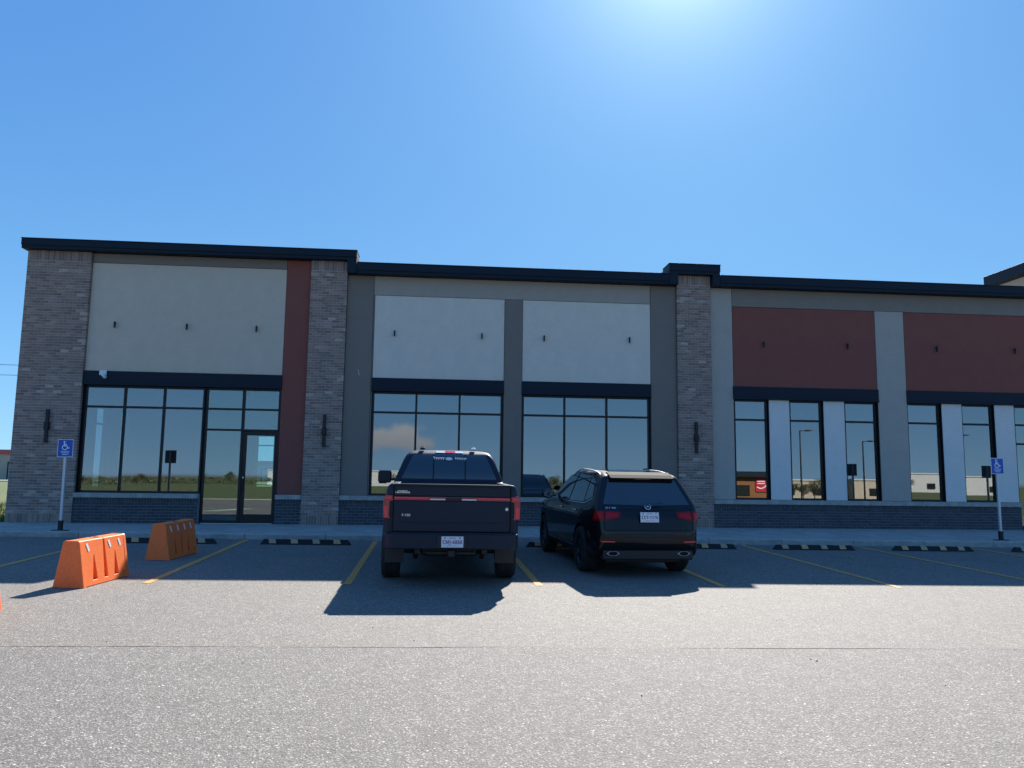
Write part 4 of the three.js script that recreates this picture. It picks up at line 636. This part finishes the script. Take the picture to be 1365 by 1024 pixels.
// ---------------------------------------------------------------- rubber wheel stops
const stopGeo = (() => { const s = new THREE.Shape(); s.moveTo(-0.075, 0); s.lineTo(0.075, 0); s.lineTo(0.042, 0.098); s.quadraticCurveTo(0.038, 0.104, 0.03, 0.104); s.lineTo(-0.03, 0.104); s.quadraticCurveTo(-0.038, 0.104, -0.042, 0.098); s.closePath(); const g = new THREE.ExtrudeGeometry(s, { depth: 1.83, bevelEnabled: false, curveSegments: 4, steps: 24 }); g.translate(0, 0, -0.915); g.rotateY(Math.PI / 2); const p = g.attributes.position; for (let i = 0; i < p.count; i++) { const e = 0.915 - Math.abs(p.getX(i)); if (p.getY(i) > 0.05 && e < 0.02) p.setX(i, p.getX(i) * (0.845 / 0.915)); } g.computeVertexNormals(); return g; })();
M.reflectY = std({ color: lin(0.50, 0.32, 0.13), roughness: 0.45 }); M.reflectW = std({ color: lin(0.40, 0.28, 0.16), roughness: 0.5 });
const beside = ['behind the orange barriers', 'in the empty stall next to the pickup', 'under the nose of the pickup', 'beside the front wheel of the black suv', 'in the empty stall right after the black suv', 'two stalls past the black suv', 'three stalls past the black suv', 'in the stall before the second accessible sign', 'behind the front orange barrier'];
[[-5.40, 0], [-2.70, 1], [0.06, 2], [2.77, 3], [5.50, 4], [8.16, 5], [10.90, 6], [13.68, 7]].forEach(([x, k]) => {
  const z = 4.50 + (k === 0 ? 0.02 : 0) + 0.03 * Math.sin(k * 3.1), t = thing('wheel_stop', `black rubber wheel stop with pale patches ${beside[k]}`, 'wheel stop', [0, 0, 0], 0, 'rubber wheel stops along the kerb'); slope(t, x, z, (k % 3 - 1) * 0.01);
  part('rubber_block', stopGeo, M.rubber, t);
  [-0.66, -0.22, 0.22, 0.64].forEach((px, i) => {
    const w = 0.072, p = [], q = (a, y, zz) => p.push(a, y, zz), A = [px - w, 0.020, 0.0715], pts = [[px - w, 0.028, 0.0688], [px + w, 0.028, 0.0688], [px + w - 0.02, 0.094, 0.0465], [px - w - 0.01, 0.094, 0.0465], [px + w - 0.03, 0.1062, 0.034], [px - w - 0.02, 0.1062, 0.034], [px + w - 0.04, 0.1062, -0.03], [px - w - 0.03, 0.1062, -0.03]];
    const g = new THREE.BufferGeometry(); g.setAttribute('position', new THREE.Float32BufferAttribute(pts.flat(), 3)); g.setIndex([0, 1, 2, 0, 2, 3, 3, 2, 4, 3, 4, 5, 5, 4, 6, 5, 6, 7]); g.computeVertexNormals(); part('reflective_patch', g, (i + k) % 2 ? M.reflectW : M.reflectY, t);
  });
  for (const px of [-0.5, 0.5]) { const b = cyl(0.018, 0.018, 0.006, 12); b.translate(px, 0.106, 0); part('anchor_bolt', b, M.steel, t); }
});

// ---------------------------------------------------------------- orange water barriers
const orangeMap = tex(256, (u, v) => { const t = 0.95 + 0.06 * (nB(u, v) - 0.5) + 0.04 * (nC(u, v) - 0.5); return [t, t * 0.98, t * 0.96]; }, true);
M.orange = phys({ color: lin(0.98, 0.205, 0.042), map: rep(orangeMap, 0.8), roughness: 0.5, transmission: 0 }); M.stripe = std({ color: lin(0.72, 0.70, 0.70), roughness: 0.4 });
function barrier(x, z, turn, label, kind) {
  const t = thing('water_barrier', label, 'barrier', [0, 0, 0], 0, 'orange plastic barriers'); slope(t, x, z, turn);
  const L = 1.15, H = 0.60, wb = 0.205, wt = 0.105, lean = Math.atan2(wb - wt, H), sl = Math.hypot(H, wb - wt), geos = [];
  const trap = (b, tp, h) => { const s = new THREE.Shape(); s.moveTo(-b, 0); s.lineTo(b, 0); s.lineTo(tp, h - 0.02); s.quadraticCurveTo(tp - 0.004, h, tp - 0.025, h); s.lineTo(-tp + 0.025, h); s.quadraticCurveTo(-tp + 0.004, h, -tp, h - 0.02); s.closePath(); return s; };
  const core = new THREE.ExtrudeGeometry(trap(wb - 0.04, wt - 0.03, H - 0.012), { depth: L - 0.1, bevelEnabled: false }); core.translate(0, 0.0, -L / 2 + 0.05); geos.push(core);
  for (const e of [-1, 1]) { const end = new THREE.ExtrudeGeometry(trap(wb, wt, H), { depth: 0.05, bevelEnabled: true, bevelSize: 0.006, bevelThickness: 0.01, bevelSegments: 3, curveSegments: 5 }); end.translate(0, 0.006, e < 0 ? -L / 2 : L / 2 - 0.05); geos.push(end); }
  for (const s of [-1, 1]) {
    const sh = new THREE.Shape(); sh.moveTo(-L / 2 + 0.03, 0.0); sh.lineTo(L / 2 - 0.03, 0.0); sh.lineTo(L / 2 - 0.03, sl - 0.012); sh.lineTo(-L / 2 + 0.03, sl - 0.012); sh.closePath();
    for (const [c, w, top, tw] of [[0.27, 0.07, 0.40, 0.008], [0.0, 0.055, 0.585, 0.02], [-0.27, 0.07, 0.40, 0.008]]) { const h = new THREE.Path(); h.moveTo(c - w, 0.06); h.lineTo(c + w * 0.75, 0.06); h.lineTo(c + tw, top); h.lineTo(c - tw, top); h.closePath(); sh.holes.push(h); }
    const g = new THREE.ExtrudeGeometry(sh, { depth: 0.028, bevelEnabled: true, bevelSize: 0.004, bevelThickness: 0.006, bevelSegments: 2 }); g.rotateY(s > 0 ? Math.PI / 2 : -Math.PI / 2); g.rotateZ(s > 0 ? lean : -lean); g.translate(s * (wb - 0.034), 0.006, 0); geos.push(g);
  }
  geos.push(rb(-wt + 0.002, wt - 0.002, H - 0.03, H + 0.006, -L / 2 + 0.03, -0.02, 0.008), rb(-wt + 0.002, wt - 0.002, H - 0.03, H + 0.006, 0.02, L / 2 - 0.03, 0.008));
  part('body', metres(merge(geos)), M.orange, t);
  const cap = cyl(0.035, 0.038, 0.025, 18); cap.translate(0, H + 0.002, 0); part('filler_cap', cap, M.blackplastic, t);
  for (const s of [-1, 1]) for (const zz of [-0.40, -0.14, 0.13, 0.40]) { if (kind === 1 && s > 0 && zz === 0.13) continue; const q = rb(-0.022, 0.022, -0.055, 0.055, 0, 0.003, 0.001); q.rotateZ(s * 0.42); q.translate(-s * zz, sl * 0.84, 0.0); q.rotateY(s > 0 ? Math.PI / 2 : -Math.PI / 2); q.rotateZ(s > 0 ? lean : -lean); q.translate(s * (wb + 0.002), 0.006, 0); part('reflective_stripe', q, M.stripe, t); }
  for (const s of [-1, 1]) { const q = cyl(0.028, 0.028, 0.02, 16); q.rotateZ(Math.PI / 2); q.translate(s * (wb - 0.012), 0.12, -0.49); part('drain_plug', q, M.orange, t); }
}
barrier(-4.76, 9.63, -7 * R, 'orange plastic barrier half in sunlight with white reflective stripes', 1);
barrier(-4.66, 6.66, -6 * R, 'orange plastic barrier standing in the shade close to the kerb', 0);
barrier(-5.10, 12.32, -4 * R, 'orange plastic barrier standing alone in full sun on the open lot', 2);

// ---------------------------------------------------------------- beyond the building, left
M.tan = std({ color: lin(0.62, 0.52, 0.40), roughness: 0.9, map: rep(stuccoMap, 5) }); M.redmetal = std({ color: lin(0.55, 0.10, 0.10), roughness: 0.6 }); M.whitewall = std({ color: lin(0.66, 0.66, 0.64), roughness: 0.8, map: rep(stuccoMap, 6) }); M.bluegrey = std({ color: lin(0.34, 0.40, 0.45), roughness: 0.8, map: rep(stuccoMap, 6) });
function warehouse(x, z, w, d, h, label, wall, cap, doors) {
  const t = thing('warehouse', label, 'warehouse', [x, -0.15, z]);
  part('wall', metres(bx(-w / 2, w / 2, 0, h, -d / 2, d / 2)), wall, t);
  part('roof_band', [bx(-w / 2 - 0.15, w / 2 + 0.15, h - 0.02, h + 0.85, -d / 2 - 0.15, d / 2 + 0.15)], cap, t);
  for (const [a, hh] of doors) { const dz = part('door', bx(a - 1.8, a + 1.8, 0, hh, d / 2 + 0.003, d / 2 + 0.08), M.whitewall, t); part('door_frame', [bx(a - 2, a - 1.8, 0, hh + 0.2, d / 2 + 0.003, d / 2 + 0.14), bx(a + 1.8, a + 2, 0, hh + 0.2, d / 2 + 0.003, d / 2 + 0.14), bx(a - 1.8, a + 1.8, hh, hh + 0.2, d / 2 + 0.003, d / 2 + 0.14)], M.frame, dz); }
}
warehouse(-96, -139, 46, 18, 4.75, 'tan warehouse with a red roof band far behind the grass', M.tan, M.redmetal, [[14, 3.2], [20, 3.2]]);
warehouse(-36, -190, 60, 20, 4.3, 'pale blue grey warehouse with a red roof band seen through the store', M.bluegrey, M.redmetal, [[-6, 3], [2, 3]]);
struct('far_road', sheet(-150, 40, -112, -104, 20, 2, (x, z) => 0.14, 1), std({ color: lin(0.42, 0.41, 0.39), roughness: 0.95 }));
struct('near_path', sheet(-13.4, -10.95, -40, -0.02, 2, 10, (x, z) => -0.17, 1), std({ color: lin(0.2, 0.22, 0.12), roughness: 1, map: rep(grassMap, 4) }));
{ // grass blades beside the building
  const g = new THREE.BufferGeometry(); g.setAttribute('position', new THREE.Float32BufferAttribute([-0.008, 0, 0, 0.008, 0, 0, 0.012, 0.6, 0.02, -0.006, 0, 0.006, 0.01, 0, -0.004, -0.03, 0.9, -0.03], 3)); g.computeVertexNormals();
  const N = 9000, im = new THREE.InstancedMesh(g, M.blade, N), m = new THREE.Matrix4(), q = new THREE.Quaternion(), c = new THREE.Color();
  for (let i = 0; i < N; i++) { const z = -0.3 - 34 * rnd() ** 2, x = -11.0 - rnd() * (3 + -z * 0.35), s = rr(0.14, 0.34); q.setFromAxisAngle(new THREE.Vector3(0, 1, 0), rnd() * 6.3); m.compose(new THREE.Vector3(x, -0.215, z), q, new THREE.Vector3(1.4, s, 1.4)); im.setMatrixAt(i, m); im.setColorAt(i, c.setRGB(rr(0.8, 1.5), rr(0.85, 1.2), rr(0.6, 1))); }
  im.name = 'grass_blades'; im.userData.kind = 'stuff'; im.userData.label = 'rough green grass growing beside the end of the building'; im.userData.category = 'grass'; scene.add(im);
}
// power line behind the building
M.pole = std({ color: lin(0.16, 0.12, 0.085), roughness: 0.9 });
for (const [x, y] of [[-66, 'beyond the grass field'], [14, 'hidden behind the store']]) {
  const t = thing('utility_pole', `wooden utility pole ${y}`, 'utility pole', [x, -0.1, -50]); const c = cyl(0.12, 0.17, 11.3, 14); c.translate(0, 5.65, 0); part('pole', c, M.pole, t); part('cross_arm', rb(-0.06, 0.06, 10.55, 10.7, -1.1, 1.1, 0.02), M.pole, t); for (const z of [-0.9, 0.9]) { const i = cyl(0.05, 0.07, 0.16, 10); i.translate(0, 10.78, z); part('insulator', i, M.whitewall, t); }
}
for (const [z, y0, lab] of [[-49.1, 10.72, 'upper overhead power cable running behind the building'], [-50.05, 9.95, 'lower overhead power cable running behind the building']]) tag(part('power_cable', tube(Array.from({ length: 9 }, (_, i) => { const u = i / 8; return [-66 + 80 * u, y0 - 0.9 * 4 * u * (1 - u) * 0.35, z]; }), 0.02, 60, 5), std({ color: lin(0.03, 0.03, 0.035), roughness: 0.8 }), scene), lab, 'cable');

// ---------------------------------------------------------------- across the lot, behind the camera: what the windows mirror
const backY = (z) => lotY(0, 46) - 0.12 - 0.004 * Math.min(Math.max(z - 46, 0), 120);
struct('far_kerb', [bx(-34, 44, -1.0, lotY(0, 46) + 0.13, 46, 46.2)], M.concrete);
function shopSign() { const c = document.createElement('canvas'); c.width = 256; c.height = 240; const k = c.getContext('2d'); k.fillStyle = '#c3202f'; k.fillRect(0, 0, 256, 240); k.strokeStyle = '#f2eeee'; k.lineWidth = 16; for (const y of [62, 96]) { k.beginPath(); k.moveTo(96, y); for (let x = 96; x < 236; x += 14) k.lineTo(x + 7, y + (x % 28 ? 7 : -7)); k.stroke(); } k.lineWidth = 20; k.beginPath(); k.moveTo(70, 128); k.quadraticCurveTo(150, 220, 236, 160); k.stroke(); const t = new THREE.CanvasTexture(c); t.colorSpace = THREE.SRGBColorSpace; return t; }
{
  const z = 120, y = backY(z), t = thing('roadside_shop', 'brown shop with a dark roof and red sign across the road', 'shop', [52, y, z]);
  part('wall', metres(bx(-11, 9.8, 0, 3.9, 0, 12)), std({ color: lin(0.34, 0.15, 0.06), roughness: 0.9, map: rep(stuccoMap, 5) }), t); part('roof', [bx(-12, 10.8, 3.9, 4.9, -1, 13)], M.fascia, t);
  const s = part('shop_sign', bx(6.2, 9.0, 1.2, 3.9, -0.2, -0.02), M.redmetal, t); const g = new THREE.PlaneGeometry(2.76, 2.66); g.rotateY(Math.PI); g.translate(7.6, 2.55, -0.204); part('sign_print', g, std({ map: shopSign(), roughness: 0.5 }), s);
  for (const x of [-8, -4, 0, 3.8]) { const w = part('window', bx(x - 1.3, x + 1.3, 0.4, 2.4, -0.05, 0.02), M.frame, t); part('pane', bx(x - 1.2, x + 1.2, 0.5, 2.3, -0.07, -0.052), M.autoglass, w); }
}
function farBlock(x, z, w, d, h, label, m, wins) { const y = backY(z), t = thing('distant_building', label, 'building', [x, y, z]); part('wall', metres(bx(-w / 2, w / 2, 0, h, 0, d)), m, t); part('roof_cap', bx(-w / 2 - 0.2, w / 2 + 0.2, h, h + 0.3, -0.2, d + 0.2), M.whitewall, t); for (let i = 0; i < wins; i++) { const a = -w / 2 + (i + 0.5) * w / wins; const o = part('window', bx(a - 1.1, a + 1.1, 0.8, 2.3, -0.06, 0.02), M.frame, t); part('pane', bx(a - 1, a + 1, 0.9, 2.2, -0.08, -0.062), M.autoglass, o); } }
farBlock(73, 132, 12, 10, 3.7, 'cream low building with a flat roof across the road', M.tan, 2); farBlock(88, 132, 9, 10, 3.9, 'cream low building beside the brown shop row', M.tan, 1); farBlock(-8, 210, 26, 14, 4.2, 'white farm shed beyond the grass field', M.whitewall, 3); farBlock(-44, 230, 18, 12, 4.4, 'white house among the far trees', M.whitewall, 2); farBlock(128, 170, 34, 14, 4.6, 'long pale warehouse past the light poles', M.whitewall, 4);
// light poles
for (const [x, z, h, lab] of [[44.5, 58, 7.0, 'slim single head light pole at the lot entrance'], [37.6, 58, 8.0, 'tall double head light pole by the brown shop'], [36.2, 62, 7.4, 'grey light pole with one arm beside the tall one'], [66, 74, 8.6, 'light pole standing near the pale warehouse']]) {
  const t = thing('light_pole', lab, 'light pole', [x, backY(z), z]); const c = cyl(0.06, 0.10, h, 12); c.translate(0, h / 2, 0); part('pole', c, M.metaldark, t); part('arm', rb(-0.05, 1.1, h - 0.08, h, -0.04, 0.04, 0.02), M.metaldark, t); part('lamp_head', rb(0.6, 1.35, h - 0.02, h + 0.07, -0.14, 0.14, 0.03), M.metaldark, t); const b = cyl(0.25, 0.25, 0.6, 16); b.translate(0, 0.3, 0); part('footing', b, M.concrete, t);
}
// trees: trunk with limbs and a crown of many small leaf faces
M.bark = std({ color: lin(0.10, 0.075, 0.055), roughness: 0.95 }); M.leaf = std({ color: lin(0.085, 0.10, 0.05), roughness: 0.85, side: THREE.DoubleSide, vertexColors: true });
function tree(x, z, h, w, label) {
  const t = thing('tree', label, 'tree', [x, backY(z) - 0.05, z], rnd() * 6, 'trees across the field'), limbs = [tube([[0, 0, 0], [0.1, h * 0.25, 0.05], [-0.05, h * 0.55, 0.1], [0.05, h * 0.85, 0]], 0.028 * h, 10, 7)], tips = [];
  for (let k = 0; k < 7; k++) { const a = k * 0.9 + rnd(), b = h * rr(0.25, 0.6), l = w * rr(0.5, 0.9), e = [Math.cos(a) * l, b + h * rr(0.12, 0.35), Math.sin(a) * l]; limbs.push(tube([[0, b, 0], [e[0] * 0.5, b + (e[1] - b) * 0.4, e[2] * 0.5], e], 0.011 * h, 6, 5)); tips.push(e, [e[0] * 0.6, e[1], e[2] * 0.6]); }
  for (let k = 0; k < 6; k++) tips.push([rr(-0.3, 0.3) * w, h * rr(0.6, 0.95), rr(-0.3, 0.3) * w]);
  part('trunk', limbs, M.bark, t);
  const p = [], c = [], nn = []; for (let i = 0; i < 1500; i++) { const q = tips[Math.floor(rnd() * tips.length)], s = 0.32 * w * Math.cbrt(rnd()), u = rr(-1, 1), a = rnd() * 6.283, r2 = Math.sqrt(1 - u * u), o = [q[0] + s * r2 * Math.cos(a), q[1] + s * u * 0.9, q[2] + s * r2 * Math.sin(a)], sz = 0.055 * h * rr(0.5, 1); const v = () => [o[0] + rr(-sz, sz), Math.max(0.1, o[1] + rr(-sz, sz)), o[2] + rr(-sz, sz)]; p.push(...v(), ...v(), ...v()); const k = rr(0.6, 1.35); for (let j = 0; j < 3; j++) c.push(k * rr(0.85, 1.2), k, k * 0.9); }
  const g = new THREE.BufferGeometry(); g.setAttribute('position', new THREE.Float32BufferAttribute(p, 3)); g.setAttribute('color', new THREE.Float32BufferAttribute(c, 3)); g.computeVertexNormals(); part('crown', g, M.leaf, t);
}
const near = ['beside the white farm shed', 'beside the white house', 'at the edge of the field'];
for (let i = 0; i < 22; i++) { const x = -118 + i * 7.4 + rr(-2, 2), z = rr(175, 228), h = rr(2.2, 3.9); tree(x, z, h, h * rr(0.45, 0.7), `low leafy tree ${near[i > 14 ? 0 : i > 8 ? 1 : 2]} far across the lot`); }
for (const [x, z, h] of [[63.6, 118, 3.4], [66.2, 118, 2.9], [68.8, 119, 3.8], [98, 150, 4.5], [110, 160, 5]]) tree(x, z, h, h * 0.55, x < 80 ? 'dark leafy tree growing between the brown shop and the cream building' : 'leafy tree beside the long pale warehouse');

{ // low wood along the far edge of the field
  const p = [], c = []; for (let i = 0; i < 26000; i++) { const x = rr(-230, 150), z = rr(238, 262), top = 0.5 + 1.5 * nB(x / 160 + 0.4, 0.3) + 1.0 * nC(x / 200, 0.7), y = backY(z) + top * rnd(), s = rr(0.25, 0.6), v = () => [x + rr(-s, s), Math.max(backY(z), y + rr(-s, s)), z + rr(-s, s)]; p.push(...v(), ...v(), ...v()); const k = rr(0.6, 1.3); for (let j = 0; j < 3; j++) c.push(k * rr(0.85, 1.15), k, k * 0.95); }
  const g = new THREE.BufferGeometry(); g.setAttribute('position', new THREE.Float32BufferAttribute(p, 3)); g.setAttribute('color', new THREE.Float32BufferAttribute(c, 3)); g.computeVertexNormals();
  const o = part('distant_wood', g, M.leaf, scene); o.userData.kind = 'stuff'; o.userData.label = 'low dark green wood along the far edge of the field'; o.userData.category = 'wood';
}

{ // grit and small stones lying on the lot
  const g = new THREE.IcosahedronGeometry(1, 0), N = 220, im = new THREE.InstancedMesh(g, std({ color: lin(0.3, 0.29, 0.27), roughness: 0.95 }), N), m = new THREE.Matrix4(), q = new THREE.Quaternion(), e = new THREE.Euler(), c = new THREE.Color();
  for (let i = 0; i < N; i++) { const k = rnd() < 0.35, x = rr(-9, 15), z = k ? 3.6 + rnd() ** 2 * 1.4 : rr(5, 19), sc = rr(0.003, 0.008), d = rnd() < 0.25 ? 0.3 : rr(0.7, 1.5); q.setFromEuler(e.set(rnd() * 6, rnd() * 6, rnd() * 6)); m.compose(new THREE.Vector3(x, lotY(x, z) + sc * 0.5, z), q, new THREE.Vector3(sc * rr(0.8, 1.6), sc * 0.8, sc)); im.setMatrixAt(i, m); im.setColorAt(i, c.setRGB(d, d * 0.97, d * 0.92)); }
  im.name = 'grit'; im.userData.kind = 'stuff'; im.userData.label = 'small stones and grit scattered over the asphalt'; im.userData.category = 'gravel'; scene.add(im);
}
renderer.render(scene, camera);
